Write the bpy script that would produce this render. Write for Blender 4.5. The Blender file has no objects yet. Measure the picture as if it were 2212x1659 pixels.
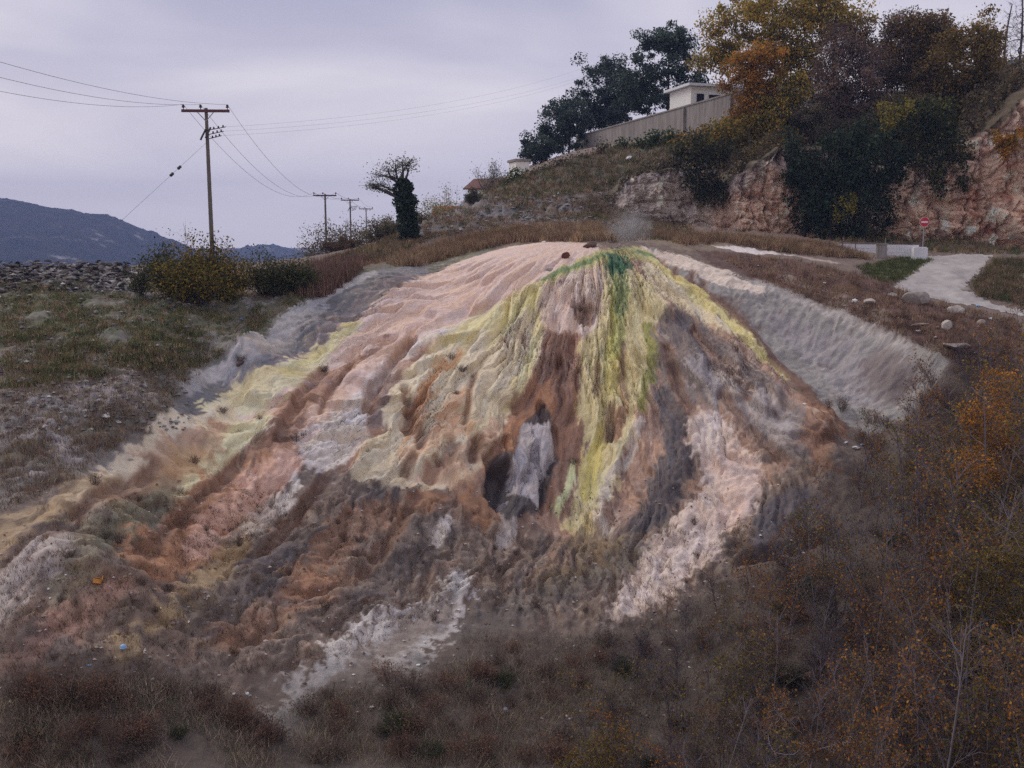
import bpy, bmesh, math, random
import numpy as np
from mathutils import Vector, Matrix, Euler

# ------------------------------------------------------------------ camera
W, H, FPX = 1024, 768, 983.0            # picture size and focal length in pixels
PITCH = math.radians(8.3)               # camera looks down by this much
scene = bpy.context.scene
COL = scene.collection
cam_data = bpy.data.cameras.new('camera')
cam = bpy.data.objects.new('camera', cam_data)
COL.objects.link(cam)
cam.location = (0, 0, 0)                # eye level is z = 0
cam.rotation_euler = (math.pi / 2 - PITCH, 0, 0)
cam_data.sensor_width = 36.0
cam_data.lens = 36.0 * FPX / W
cam_data.clip_start = 0.1
cam_data.clip_end = 12000
scene.camera = cam

# ------------------------------------------------------------------ sky and sun
SUN_ELEV, SUN_AZ = math.radians(48), math.radians(-62)     # azimuth from +Y, negative = to the left
world = bpy.data.worlds.new('World')
scene.world = world
world.use_nodes = True
wt = world.node_tree
for n in list(wt.nodes):
    wt.nodes.remove(n)
def wn(kind, **kw):
    n = wt.nodes.new(kind)
    for k, v in kw.items():
        setattr(n, k, v)
    return n
w_out = wn('ShaderNodeOutputWorld')
w_bg = wn('ShaderNodeBackground')
w_bg.inputs['Strength'].default_value = 0.10
w_sky = wn('ShaderNodeTexSky', sky_type='NISHITA', sun_disc=False)
w_sky.sun_elevation = math.radians(24)
w_sky.sun_rotation = SUN_AZ
w_sky.air_density = 1.4
w_sky.dust_density = 3.0
tc = wn('ShaderNodeTexCoord')
# a deck of stratus: noise on the cloud plane (direction divided by its height)
sep = wn('ShaderNodeSeparateXYZ')
wt.links.new(tc.outputs['Generated'], sep.inputs[0])
zc = wn('ShaderNodeMath', operation='MAXIMUM'); zc.inputs[1].default_value = 0.0
wt.links.new(sep.outputs['Z'], zc.inputs[0])
za = wn('ShaderNodeMath', operation='ADD'); za.inputs[1].default_value = 0.16
wt.links.new(zc.outputs[0], za.inputs[0])
dv = wn('ShaderNodeVectorMath', operation='DIVIDE')
cz = wn('ShaderNodeCombineXYZ')
for i in range(3):
    wt.links.new(za.outputs[0], cz.inputs[i])
wt.links.new(tc.outputs['Generated'], dv.inputs[0]); wt.links.new(cz.outputs[0], dv.inputs[1])
mp = wn('ShaderNodeMapping'); mp.inputs['Scale'].default_value = (0.75, 0.7, 0.3); mp.inputs['Location'].default_value = (0.6, 0.35, 0)
wt.links.new(dv.outputs[0], mp.inputs['Vector'])
ns = wn('ShaderNodeTexNoise'); ns.inputs['Scale'].default_value = 1.0; ns.inputs['Detail'].default_value = 4.0
ns.inputs['Roughness'].default_value = 0.5; ns.inputs['Distortion'].default_value = 0.4
wt.links.new(mp.outputs[0], ns.inputs['Vector'])
cr = wn('ShaderNodeValToRGB')
cr.color_ramp.elements[0].position = 0.38; cr.color_ramp.elements[0].color = (4.2, 4.2, 5.9, 1)
cr.color_ramp.elements[1].position = 0.66; cr.color_ramp.elements[1].color = (8.9, 8.5, 9.1, 1)
wt.links.new(ns.outputs['Fac'], cr.inputs[0])
# paler and a little rosy towards the horizon, as thin cloud is
hz = wn('ShaderNodeMapRange'); hz.inputs['From Min'].default_value = 0.0; hz.inputs['From Max'].default_value = 0.26
hz.inputs['To Min'].default_value = 0.9; hz.inputs['To Max'].default_value = 0.0
wt.links.new(zc.outputs[0], hz.inputs[0])
hm = wn('ShaderNodeMixRGB'); hm.inputs[2].default_value = (11.4, 10.3, 10.6, 1)
wt.links.new(hz.outputs[0], hm.inputs[0]); wt.links.new(cr.outputs[0], hm.inputs[1])
# clouds hide nearly all of the clear sky
cm = wn('ShaderNodeMixRGB'); cm.inputs[0].default_value = 0.94
wt.links.new(w_sky.outputs[0], cm.inputs[1]); wt.links.new(hm.outputs[0], cm.inputs[2])
wt.links.new(cm.outputs[0], w_bg.inputs['Color'])
wt.links.new(w_bg.outputs[0], w_out.inputs['Surface'])

sun_data = bpy.data.lights.new('sun', 'SUN')
sun_data.energy = 1.5
sun_data.angle = math.radians(40)
sun_data.color = (1.0, 0.92, 0.82)
sun = bpy.data.objects.new('sun', sun_data)
COL.objects.link(sun)
sd = Vector((math.sin(SUN_AZ) * math.cos(SUN_ELEV), math.cos(SUN_AZ) * math.cos(SUN_ELEV), math.sin(SUN_ELEV)))
sun.rotation_euler = (-sd).to_track_quat('-Z', 'Y').to_euler()

vs = scene.view_settings
vs.view_transform = 'Standard'; vs.look = 'None'; vs.exposure = 0.0; vs.gamma = 1.0; vs.use_curve_mapping = False
scene.cycles.use_denoising = False
scene.cycles.max_bounces = 4
scene.cycles.diffuse_bounces = 2
scene.cycles.volume_bounces = 0
scene.cycles.transparent_max_bounces = 6

# ------------------------------------------------------------------ small tools
def lin(c):                              # 0..255 sRGB to linear
    c = np.asarray(c, float) / 255.0
    return np.where(c <= 0.04045, c / 12.92, ((c + 0.055) / 1.055) ** 2.4)

def _hash(ix, iy, seed):
    h = (ix.astype(np.int64) * 374761393 + iy.astype(np.int64) * 668265263 + seed * 1442695041) & 0xFFFFFFFF
    h = ((h ^ (h >> 13)) * 1274126177) & 0xFFFFFFFF
    h = (h ^ (h >> 16)) & 0xFFFFFFFF
    return h
def perlin(x, y, seed=0):                # about -1..1
    x0 = np.floor(x); y0 = np.floor(y)
    fx = (x - x0).astype(np.float32); fy = (y - y0).astype(np.float32)
    ix = x0.astype(np.int64); iy = y0.astype(np.int64)
    u = fx * fx * fx * (fx * (fx * 6 - 15) + 10); v = fy * fy * fy * (fy * (fy * 6 - 15) + 10)
    def g(a, b, dx, dy):
        an = (_hash(ix + a, iy + b, seed).astype(np.float32)) * np.float32(2 * math.pi / 4294967296.0)
        return np.cos(an) * dx + np.sin(an) * dy
    n00 = g(0, 0, fx, fy); n10 = g(1, 0, fx - 1, fy); n01 = g(0, 1, fx, fy - 1); n11 = g(1, 1, fx - 1, fy - 1)
    a = n00 + u * (n10 - n00); b = n01 + u * (n11 - n01)
    return (a + v * (b - a)) * 1.5
def fbm(x, y, seed=0, oct=4, gain=0.5, lac=2.07):
    t = 0; a = 1.0; s = 0
    for i in range(oct):
        t = t + a * perlin(x, y, seed + i * 17); s += a
        x = x * lac + 3.7; y = y * lac - 1.9; a *= gain
    return t / s
def worley(x, y, seed=0):                # nearest and second nearest cell centre, and a value for the cell
    x0 = np.floor(x).astype(np.int64); y0 = np.floor(y).astype(np.int64)
    f1 = np.full(x.shape, 9.0); f2 = np.full(x.shape, 9.0); cid = np.zeros(x.shape)
    for a in (-1, 0, 1):
        for b in (-1, 0, 1):
            h = _hash(x0 + a, y0 + b, seed)
            cx_ = x0 + a + 0.1 + 0.8 * (h & 0xFFFF) / 65535.0; cy_ = y0 + b + 0.1 + 0.8 * (h >> 16) / 65535.0
            d = np.hypot(x - cx_, y - cy_)
            n = d < f1
            f2 = np.where(n, f1, np.minimum(f2, d)); cid = np.where(n, (h % 4093) / 4093.0, cid); f1 = np.where(n, d, f1)
    return f1, f2, cid
def sstep(a, b, x):
    t = np.clip((x - a) / (b - a), 0, 1)
    return t * t * (3 - 2 * t)

cP, sP = math.cos(PITCH), math.sin(PITCH)
def ray(px, py):                         # direction with unit depth (Y = 1)
    u = (px - W / 2) / FPX; v = (H / 2 - py) / FPX
    k = cP + v * sP
    return u / k, (v * cP - sP) / k
def at(px, py, d):                       # the point seen at a pixel, at depth d
    a, b = ray(px, py)
    return Vector((a * d, d, b * d))
def px_of(x, y, z):                      # where a point is seen
    f = y * cP - z * sP; up = y * sP + z * cP
    return W / 2 + FPX * x / f, H / 2 - FPX * up / f
# ------------------------------------------------------------------ the shape of the ground
CP = """0,268,62 60,268,60 120,270,59 180,272,58 0,300,50 60,300,50 130,300,51 200,300,52 260,290,55 310,280,58
0,350,43 80,350,43.5 170,350,44.5 240,335,47 0,400,38.5 80,400,39 150,400,40 0,450,35.5 80,450,36.3 150,440,38.6
0,500,33 80,500,33.8 0,550,31 0,600,29.3 0,650,27.8 0,700,26.5 0,768,25 100,550,31.9 100,600,30 100,650,28.5 100,700,27 100,768,25.2
370,270,57 330,290,54 290,310,51.7 250,340,48.7 210,370,45.7 180,395,43 400,283,56.2 350,316,52.9 300,354,49.2 250,388,45.6 200,418,42.6
430,290,56.3 460,300,55 480,275,57.4 500,260,58.6 530,250,60 590,246,59.7 640,248,58.8
450,340,51.8 400,350,50.6 350,370,48.4 300,400,45.4 250,430,42.8 200,460,40 150,480,37.7
430,390,48.2 380,410,46.3 330,440,43.8 280,470,41.6 220,500,38.7 160,530,36
500,330,52.9 500,380,49.8 480,430,46.8 450,460,44.8 400,470,43.6 340,500,41.2
560,300,54.8 560,350,52 550,400,49.3 540,450,47 520,500,44.8 500,530,43.2
620,262,57.3 620,300,54.9 615,350,52.1 610,400,49.5 600,450,47.4 590,500,45.5 580,535,44
440,510,42.2 380,530,40.5 300,560,37.8 220,580,35.3 440,560,39.8 500,580,39.9 560,580,41 610,560,42
380,600,36.8 300,640,33.6 220,660,31.4 460,620,36.8 540,630,37.3 620,620,38
300,720,29.8 400,700,31.8 480,680,33.3 560,690,33.6 640,680,34.5 200,768,26 300,768,27.5 400,768,28.6 540,768,29 640,768,29
660,270,56.6 690,302,54 720,337,51.6 750,367,49.4 785,392,47.4 820,415,45.5
660,340,52.4 670,400,49.2 700,430,47 740,440,45.9 780,450,44.6 820,460,43.2
650,460,46.3 700,480,44.6 750,500,42.6 800,510,41.4 640,520,43.6 700,540,41.6 760,560,39.4 640,580,40.4 700,600,38.2 760,620,36
850,500,41.2 850,560,37.5 900,520,39 900,460,42.3
680,256,58.2 720,268,57.2 760,281,56 800,293,54.6 850,308,52.4 900,329,49.4 945,357,46.2
800,350,51.5 850,370,49.2 900,385,47 850,432,45 900,425,44.8
760,262,60.5 850,284,57.5 900,304,55 960,320,52.5 1000,340,50.5 1020,360,48 1000,400,44.5 960,400,45 1000,470,40 1020,550,36
1000,650,31 950,700,29.5 900,620,33 800,700,31.5 760,680,33 900,275,61 960,280,61 985,257,67 922,257,68 860,252,68 800,248,67 740,243,66 700,243,65
560,240,65 620,240,66 480,252,64 430,262,62 520,232,69 620,228,72 700,228,74 780,234,75 860,240,76 940,240,76 1020,245,75
400,250,68 380,264,63 440,236,72 500,217,76.5 560,206,79 600,207,79 470,210,80 530,171,89 580,160,88 600,147,94 560,156,93"""
P3 = [at(*map(float, t.split(','))) for t in CP.split()]
P3 = [(p.x, p.y, p.z) for p in P3]
P3 += [(-30, 78, -3.5), (-30, 105, -8), (-12, 95, -3), (20, 112, 12.9), (28, 112, 13.4), (36, 112, 13), (0, 112, 7.5), (-8, 112, 2), (-20, 115, -5),
       (10, 84, 4.6), (16, 85, 7.4), (22, 86, 8.6), (28, 86, 9), (34, 86, 10), (42, 86, 12), (9, 95, 9.0), (23.5, 96, 12.2), (18.6, 90, 9.7), (15.4, 100, 10.0), (11.7, 112, 10.3), (21, 90, 11.0), (28, 96, 11.8), (40, 96, 13),
       (14, 77.5, 1.0), (20, 77.5, 0.3), (26, 77.5, 0.1), (32, 77.5, 0.1), (39, 77, 0.2),
       (0, 0, -1.8), (-10, 0, -2.4), (10, 0, -2.4), (0, 9, -8), (-12, 9, -8.5), (12, 9, -8), (0, 19, -14), (-14, 17, -13), (14, 18, -13.5), (-28, 15, -12),
       (26, 18, -12), (45, 70, 0), (45, 52, -3), (42, 32, -9), (-45, 62, -2.5), (-45, 42, -6), (-40, 26, -11), (48, 90, 12), (48, 112, 13), (0, -20, 0), (25, 0, -3), (-25, 0, -3)]
P3 = np.array(P3, float)

def tps_fit(p, lam=0.02):
    n = len(p); xy = p[:, :2] / 30.0
    d2 = ((xy[:, None] - xy[None]) ** 2).sum(-1)
    K = 0.5 * d2 * np.log(d2 + 1e-12) + lam * 1e-3 * np.eye(n)
    A = np.zeros((n + 3, n + 3)); A[:n, :n] = K
    A[:n, n] = 1; A[:n, n + 1:] = xy; A[n, :n] = 1; A[n + 1:, :n] = xy.T
    b = np.zeros(n + 3); b[:n] = p[:, 2]
    return np.linalg.solve(A, b), xy
TW, TXY = tps_fit(P3)
def tps(x, y):
    x = np.asarray(x, float).ravel() / 30.0; y = np.asarray(y, float).ravel() / 30.0
    out = np.empty(len(x))
    for i in range(0, len(x), 40000):
        d2 = (x[i:i + 40000, None] - TXY[None, :, 0]) ** 2 + (y[i:i + 40000, None] - TXY[None, :, 1]) ** 2
        out[i:i + 40000] = (0.5 * d2 * np.log(d2 + 1e-12)) @ TW[:-3] + TW[-3] + x[i:i + 40000] * TW[-2] + y[i:i + 40000] * TW[-1]
    return out

# the smooth ground is solved on a half metre lattice and read back with a cubic kernel
LX0, LX1, LY0, LY1, LS = -50.0, 52.0, -24.0, 122.0, 0.5
lgx = np.arange(LX0, LX1 + LS, LS); lgy = np.arange(LY0, LY1 + LS, LS)
_mx, _my = np.meshgrid(lgx, lgy)
LZ = tps(_mx, _my).reshape(_mx.shape)
def base_z(x, y):
    x = np.asarray(x, float); y = np.asarray(y, float)
    fx = np.clip((x - LX0) / LS, 1, len(lgx) - 3.001); fy = np.clip((y - LY0) / LS, 1, len(lgy) - 3.001)
    ix = fx.astype(int); iy = fy.astype(int); tx = fx - ix; ty = fy - iy
    def w(t):
        return (-0.5 * t + t * t - 0.5 * t ** 3, 1 - 2.5 * t * t + 1.5 * t ** 3, 0.5 * t + 2 * t * t - 1.5 * t ** 3, -0.5 * t * t + 0.5 * t ** 3)
    wx, wy = w(tx), w(ty); z = 0
    for j in range(4):
        r = 0
        for i in range(4):
            r = r + wx[i] * LZ[iy + j - 1, ix + i - 1]
        z = z + wy[j] * r
    # far outside the surveyed ground the land settles into a wide valley floor
    ex = np.maximum(np.maximum(LX0 + 6 - x, x - (LX1 - 6)), 0); ey = np.maximum(np.maximum(y - (LY1 - 6), (LY0 + 4) - y), 0)
    k = sstep(0, 90, np.hypot(ex, ey))
    return z * (1 - k) + (-46.0) * k
# ------------------------------------------------------------------ finding the ground under a sight line
_ys = np.arange(6.0, 118.0, 0.1)
def ground_at(px, py):
    a, b = ray(px, py)
    z = base_z(a * _ys, _ys)
    i = np.argmax(b * _ys < z)
    if not (b * _ys < z).any():
        i = len(_ys) - 1
    return a * _ys[i], _ys[i]
FK = 1024.0 / 2212.0                     # the survey sketch was drawn at 2212 px width
def fpts(s):
    return [tuple(float(v) * FK for v in t.split(',')) for t in s.split()]
def wpts(s):
    return np.array([ground_at(*p) for p in fpts(s)])

# ------------------------------------------------------------------ lattice
def spaced(segs):
    out = []
    for a, b, st in segs:
        out += list(np.arange(a, b - 1e-6, st))
    return out
def grow(start, end, st, k):
    out = [start]; s = st
    while abs(out[-1]) < abs(end):
        s *= k; out.append(out[-1] + math.copysign(s, end))
    return out[1:]
gx = np.array(sorted(grow(-36, -3000, 0.25, 1.22))) if False else None
gx = list(reversed(grow(-34.0, -4000.0, 0.2, 1.25))) + spaced([(-34.0, -20.0, 0.16), (-20.0, 18.0, 0.08), (18.0, 37.0, 0.15)]) + [37.0] + grow(37.0, 4000.0, 0.2, 1.25)
gy = list(reversed(grow(-2.0, -400.0, 0.6, 1.5))) + spaced([(-2.0, 20.0, 0.5), (20.0, 32.0, 0.12), (32.0, 61.0, 0.079), (61.0, 80.0, 0.14), (80.0, 112.0, 0.4)]) + [112.0] + grow(112.0, 5000.0, 0.5, 1.28)
gx = np.array(gx); gy = np.array(gy)
NX, NY = len(gx), len(gy)
GX, GY = np.meshgrid(gx, gy)
X = GX.ravel(); Y = GY.ravel()
Z0 = base_z(X, Y)
e = 0.15
NXv = -(base_z(X + e, Y) - base_z(X - e, Y)) / (2 * e)
NYv = -(base_z(X, Y + e) - base_z(X, Y - e)) / (2 * e)
nl = np.sqrt(NXv ** 2 + NYv ** 2 + 1)
STEEP = np.hypot(NXv, NYv)               # tangent of the slope

def poly_sd(poly, x=None, y=None, pad=6.0):
    """distance inside (+) or outside (-) a closed outline in plan; -99 far off"""
    x = X if x is None else x; y = Y if y is None else y
    out = np.full(len(x), -99.0)
    sel = np.where((x > poly[:, 0].min() - pad) & (x < poly[:, 0].max() + pad) & (y > poly[:, 1].min() - pad) & (y < poly[:, 1].max() + pad))[0]
    if not len(sel):
        return out
    xs, ys = x[sel], y[sel]
    best = np.full(len(sel), 1e9); inside = np.zeros(len(sel), bool)
    n = len(poly)
    for i in range(n):
        ax, ay = poly[i]; bx, by = poly[(i + 1) % n]
        dx, dy = bx - ax, by - ay; L = dx * dx + dy * dy + 1e-12
        t = np.clip(((xs - ax) * dx + (ys - ay) * dy) / L, 0, 1)
        best = np.minimum(best, (xs - ax - t * dx) ** 2 + (ys - ay - t * dy) ** 2)
        if abs(dy) > 1e-12:
            c = ((ay > ys) != (by > ys)) & (xs < dx * (ys - ay) / dy + ax)
            inside ^= c
    out[sel] = np.where(inside, 1, -1) * np.sqrt(best)
    return out
def line_sd(line, widths, x=None, y=None, pad=5.0):
    """half width minus distance to a line in plan"""
    x = X if x is None else x; y = Y if y is None else y
    out = np.full(len(x), -99.0)
    sel = np.where((x > line[:, 0].min() - pad) & (x < line[:, 0].max() + pad) & (y > line[:, 1].min() - pad) & (y < line[:, 1].max() + pad))[0]
    xs, ys = x[sel], y[sel]; best = np.full(len(sel), -99.0)
    for i in range(len(line) - 1):
        ax, ay = line[i]; bx, by = line[i + 1]
        dx, dy = bx - ax, by - ay; L = dx * dx + dy * dy + 1e-12
        t = np.clip(((xs - ax) * dx + (ys - ay) * dy) / L, 0, 1)
        w = widths[i] + (widths[i + 1] - widths[i]) * t
        best = np.maximum(best, w - np.hypot(xs - ax - t * dx, ys - ay - t * dy))
    out[sel] = best
    return out

# ------------------------------------------------------------------ flow coordinates of the spring deposits
SRC = (5.0, 63.0)
TH = np.arctan2(X - SRC[0], np.maximum(SRC[1] - Y, 0.3))
RR = np.hypot(X - SRC[0], Y - SRC[1])
wob = fbm(X / 5.0, Y / 5.0, 3, 3)
ACR = TH * 24.0 + wob * 1.6 + 0.45 * fbm(X / 1.3, Y / 1.6, 4, 3)
ALO = RR.copy()
crest = np.array([(p[0], p[1]) for p in [at(*q) for q in [(640, 249, 58.8), (680, 256, 58.2), (720, 268, 57.2), (760, 281, 56), (800, 293, 54.6), (850, 308, 52.4), (900, 329, 49.4), (945, 357, 46.2), (985, 385, 44.5)]]])
def along_line(line):
    best = np.full(len(X), 1e9); s_out = np.zeros(len(X)); acc = 0
    for i in range(len(line) - 1):
        a, b = line[i], line[i + 1]; d = b - a; L = math.hypot(*d)
        t = np.clip(((X - a[0]) * d[0] + (Y - a[1]) * d[1]) / (L * L), 0, 1)
        dd = np.hypot(X - a[0] - t * d[0], Y - a[1] - t * d[1])
        m = dd < best; best = np.where(m, dd, best); s_out = np.where(m, acc + t * L, s_out); acc += L
    return s_out, best
FACE = wpts("1390,525 1440,545 1540,580 1640,608 1760,656 1880,700 1960,730 2050,778 2030,840 1960,900 1880,930 1800,890 1740,830 1690,780 1620,710 1560,655 1480,605 1420,560")
M_face = sstep(-0.25, 0.35, poly_sd(FACE))
s_c, d_c = along_line(crest)
ACR = np.where(M_face > 0.5, s_c + wob * 0.5, ACR); ALO = np.where(M_face > 0.5, d_c + 40, ALO)

MOUND = wpts("380,880 440,800 560,730 700,630 800,592 900,560 1000,548 1100,526 1230,520 1400,530 1460,590 1600,680 1700,800 1800,900 1840,960 1800,1060 1700,1170 1600,1230 1440,1330 1300,1360 1000,1330 800,1380 600,1480 400,1500 100,1480 0,1400 0,1120 160,1040 330,960")
M_mound = sstep(-0.8, 1.2, poly_sd(MOUND)) * (1 - M_face)
LOWER = wpts("0,1180 200,1080 420,1010 640,1020 820,1050 1040,1100 1240,1170 1400,1100 1480,900 1600,900 1800,1000 1700,1240 1440,1360 1000,1400 700,1500 0,1500")
M_low = sstep(-0.6, 1.0, poly_sd(LOWER)) * M_mound
LEFT = wpts("0,575 330,590 500,640 700,600 720,640 560,740 420,830 380,900 160,1040 0,1120")
M_left = sstep(-0.6, 1.2, poly_sd(LEFT))
HILL = Y > 64
slope_k = sstep(0.15, 0.7, STEEP)

# drapery: rounded lobes with sharp creases, stretched down the flow, in stepped tiers
n1 = perlin(ACR / 1.7, ALO / 6.0, 11); n2 = perlin(ACR / 0.72 + 0.6 * n1, ALO / 2.6, 12); n3 = perlin(ACR / 0.3 + 0.5 * n2, ALO / 1.15, 13)
lobes = np.abs(n1) * 0.75 + np.abs(n2) * 0.30 + np.abs(n3) * 0.10
ph = ALO / 4.6 + 0.9 * perlin(ACR / 2.2, ALO / 9.0, 14) + 0.35 * n1
fr = ph - np.floor(ph)
M_sh = sstep(-0.3, 0.5, poly_sd(wpts('930,556 800,582 700,615 600,680 520,735 420,800 350,880 400,905 520,862 600,812 680,762 760,702 840,652 940,600')))
tier = np.where(fr < 0.82, (fr / 0.82) ** 0.8, 1 - sstep(0.82, 1.0, fr)) * 0.42
_, _, cidA = w1 = worley(ACR / 1.15 + 0.35 * n1, ALO / 4.0 + 0.3 * n2, 15); w2 = worley(ACR / 0.52 + 0.3 * n2, ALO / 1.3 + 0.3 * n3, 16); w3 = worley(ACR / 0.26 + 0.3 * n3, ALO / 0.45, 17)
crease = lambda n, k: 1 - np.exp(-k * np.abs(n))
cell = lambda w, k: 1 - np.exp(-k * (w[1] - w[0]))
lobes = 0.20 * np.abs(n1) + 0.34 * crease(n1, 8) + 0.16 * crease(n2, 8) + 0.24 * cell(w1, 9) + 0.20 * cell(w2, 9) + 0.06 * cell(w3, 6)
AMP = 0.3 + 0.85 * sstep(-0.25, 0.45, fbm(X / 3.5, Y / 4.5, 19, 3))
M_dome = sstep(-0.5, 0.8, poly_sd(wpts('930,595 1000,560 1100,530 1200,522 1290,530 1295,560 1240,590 1170,625 1050,690 960,735 890,760 860,740 820,680')))
AMP = AMP * (1 - 0.85 * M_dome)
drape = (AMP * lobes * (0.35 + 0.65 * slope_k) + tier * slope_k - 0.62 * AMP) * (1 - 0.45 * M_sh)
up_k = sstep(0, 6, RR - 4)
hum = fbm(X / 2.4, Y / 2.4, 31, 5, 0.55)
rock = np.abs(fbm(X / 1.7, Y / 1.2, 41, 5, 0.6))
lowrid = 0.34 * cell(w1, 4) + np.abs(perlin(ACR / 1.1, ALO / 4.0, 44)) * 0.3 + 0.24 * cell(worley(ACR / 0.5 + 0.4 * n3, ALO / 2.4, 18), 4) + 0.1 * cell(w3, 4)
D = M_mound * (1 - M_low) * drape * (0.35 + 0.65 * up_k)
D += M_low * (hum * 0.34 + lowrid - 0.2)
stri = np.abs(perlin(ACR / 1.3, ALO / 4.0, 51)) * 0.14 + (1 - np.exp(-5 * (lambda w: w[1] - w[0])(worley(s_c / 1.3 + 1.2 * wob + 0.5 * perlin(X / 0.9, Y / 0.9, 55), d_c / 3.0, 54)))) * 0.12 + np.abs(perlin(ACR / 0.42, ALO / 2.2, 52)) * 0.12 + np.abs(perlin(ACR / 0.2, ALO / 0.9, 53)) * 0.07
D += M_face * (0.12 * crease(perlin(s_c / 1.9 + 0.8 * wob + 0.25 * n3, d_c / 7.0, 56), 7) + 0.06 * crease(perlin(s_c / 0.7 + 0.9 * wob, d_c / 3.0, 57), 7) - 0.2 + 0.35 * fbm(s_c / 3.2, d_c / 2.5, 58, 3) + 0.4 * stri * (0.25 + 0.9 * sstep(-0.2, 0.4, fbm(X / 2.5, Y / 2.5, 20, 3))) - 0.12 + 0.3 * hum + 0.3 * (rock - 0.2))
D += M_left * (rock * 0.8 + hum * 0.3 - 0.2)
oth = np.clip(1 - M_mound - M_face - M_left, 0, 1)
near_k = sstep(140, 80, np.abs(Y)) * sstep(70, 40, np.abs(X))
D += oth * (hum * 0.22 + rock * 0.25 - 0.08) * near_k * np.where(HILL, 1.2, 1.0)
# grain of the sinter, hollows washed out of it
D += np.maximum(M_mound, M_face) * (np.abs(fbm(X / 0.55, Y / 0.7, 62, 4, 0.6)) * 0.10 + fbm(X / 0.22, Y / 0.26, 63, 2, 0.6) * 0.025)
def hollow(pts, depth, w=None, soft=0.35):
    global D
    l_ = wpts(pts); s = poly_sd(l_) if w is None else line_sd(l_, [w] * len(l_))
    D = D - depth * sstep(-soft * 0.5, soft, s + 0.15 * n3)
hollow("1058,1012 1096,1000 1102,1040 1092,1092 1066,1124 1044,1080", 1.0)
hollow("1090,958 1092,1004", 0.7, 0.13, 0.15)
hollow("1228,662 1258,656 1290,676 1282,706 1262,712 1240,690", 0.5, None, 0.3)
hollow("1165,885 1172,925", 0.5, 0.2, 0.2)
hollow("1196,930 1196,990 1168,1050 1164,1112", 0.4, 0.12, 0.15)
hollow("1615,1208 1700,1188 1770,1160", 0.9, 0.35, 0.35)
hollow("1500,640 1540,680 1600,740", 0.3, 0.3, 0.3)
hollow("1190,735 1245,735 1255,790 1220,850 1190,800", 0.35, None, 0.5)
# brown rills and pockets between the lobes: cut here, coloured brown further down
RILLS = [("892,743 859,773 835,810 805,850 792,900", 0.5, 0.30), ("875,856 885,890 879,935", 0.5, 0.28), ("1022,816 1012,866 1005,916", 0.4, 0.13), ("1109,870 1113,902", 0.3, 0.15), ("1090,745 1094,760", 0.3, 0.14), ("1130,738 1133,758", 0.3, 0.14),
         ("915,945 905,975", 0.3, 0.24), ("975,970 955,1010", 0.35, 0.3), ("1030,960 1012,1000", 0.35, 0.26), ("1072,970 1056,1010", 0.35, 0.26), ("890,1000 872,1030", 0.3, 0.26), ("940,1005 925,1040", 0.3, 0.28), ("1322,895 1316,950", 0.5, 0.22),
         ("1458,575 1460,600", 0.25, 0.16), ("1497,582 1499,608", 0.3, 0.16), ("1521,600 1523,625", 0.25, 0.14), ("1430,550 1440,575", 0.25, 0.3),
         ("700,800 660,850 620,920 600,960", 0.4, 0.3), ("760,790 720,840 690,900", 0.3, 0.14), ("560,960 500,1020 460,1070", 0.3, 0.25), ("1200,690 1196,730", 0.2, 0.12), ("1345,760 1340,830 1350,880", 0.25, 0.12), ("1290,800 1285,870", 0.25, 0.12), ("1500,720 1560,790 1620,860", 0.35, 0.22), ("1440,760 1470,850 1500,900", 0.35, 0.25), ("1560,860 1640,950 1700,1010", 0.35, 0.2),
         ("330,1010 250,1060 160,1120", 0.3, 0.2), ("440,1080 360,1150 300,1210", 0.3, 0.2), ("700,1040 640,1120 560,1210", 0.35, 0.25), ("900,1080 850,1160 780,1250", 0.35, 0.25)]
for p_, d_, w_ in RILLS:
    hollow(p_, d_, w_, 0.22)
M_crag = sstep(-0.8, 0.8, poly_sd(wpts('860,520 940,460 1080,428 1240,415 1320,430 1270,480 1080,492 940,512')))
D += M_crag * (0.9 * np.abs(fbm(X / 1.6, Y / 2.2, 64, 5, 0.62)) + 0.35 * (1 - np.exp(-8 * np.abs(perlin(X / 1.2, Y / 2.5, 66)))) - 0.3)
D += near_k * 0.03 * fbm(X / 0.35, Y / 0.35, 61, 3, 0.6)
# ------------------------------------------------------------------ mineral colours and soil, laid out in plan
ALB = 1.9
C = np.empty((len(X), 3)); C[:] = lin((104, 90, 80))
stk = fbm(ACR / 0.55, ALO / 1.6, 71, 4, 0.65); stk2 = fbm(ACR / 0.2, ALO / 0.4, 72, 2, 0.6); stk3 = fbm(ACR / 0.34, ALO / 1.7, 76, 3, 0.7)
blot = fbm(X / 1.6, Y / 1.6, 73, 4, 0.6); fine = fbm(X / 0.3, Y / 0.3, 74, 3, 0.6)
def put(mask, col, jit=0.0):
    c = lin(col)
    C[:] = C * (1 - mask[:, None]) + c * mask[:, None]
def zone(col, pts, soft=0.25, warp=0.5, k=1.0, w=None, style='flow'):
    line = wpts(pts)
    if w is None:
        s = poly_sd(line)
    else:
        ws = list(w) if isinstance(w, (tuple, list)) else [w] * len(line)
        while len(ws) < len(line):
            ws.append(ws[-1])
        s = line_sd(line, ws)
    n = (stk * 0.8 + stk2 * 0.5 + stk3 * 1.1 + fine * 0.3) if style == 'flow' else (blot * 0.9 + fine * 0.7)
    soft = soft * 0.6
    put(sstep(-soft, soft, s + 0.06 + n * warp * 0.85 + (w2[2] - 0.5) * 0.16) * k, col)
pat0 = fbm(X / 1.1, Y / 1.1, 77, 4, 0.6)
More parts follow.
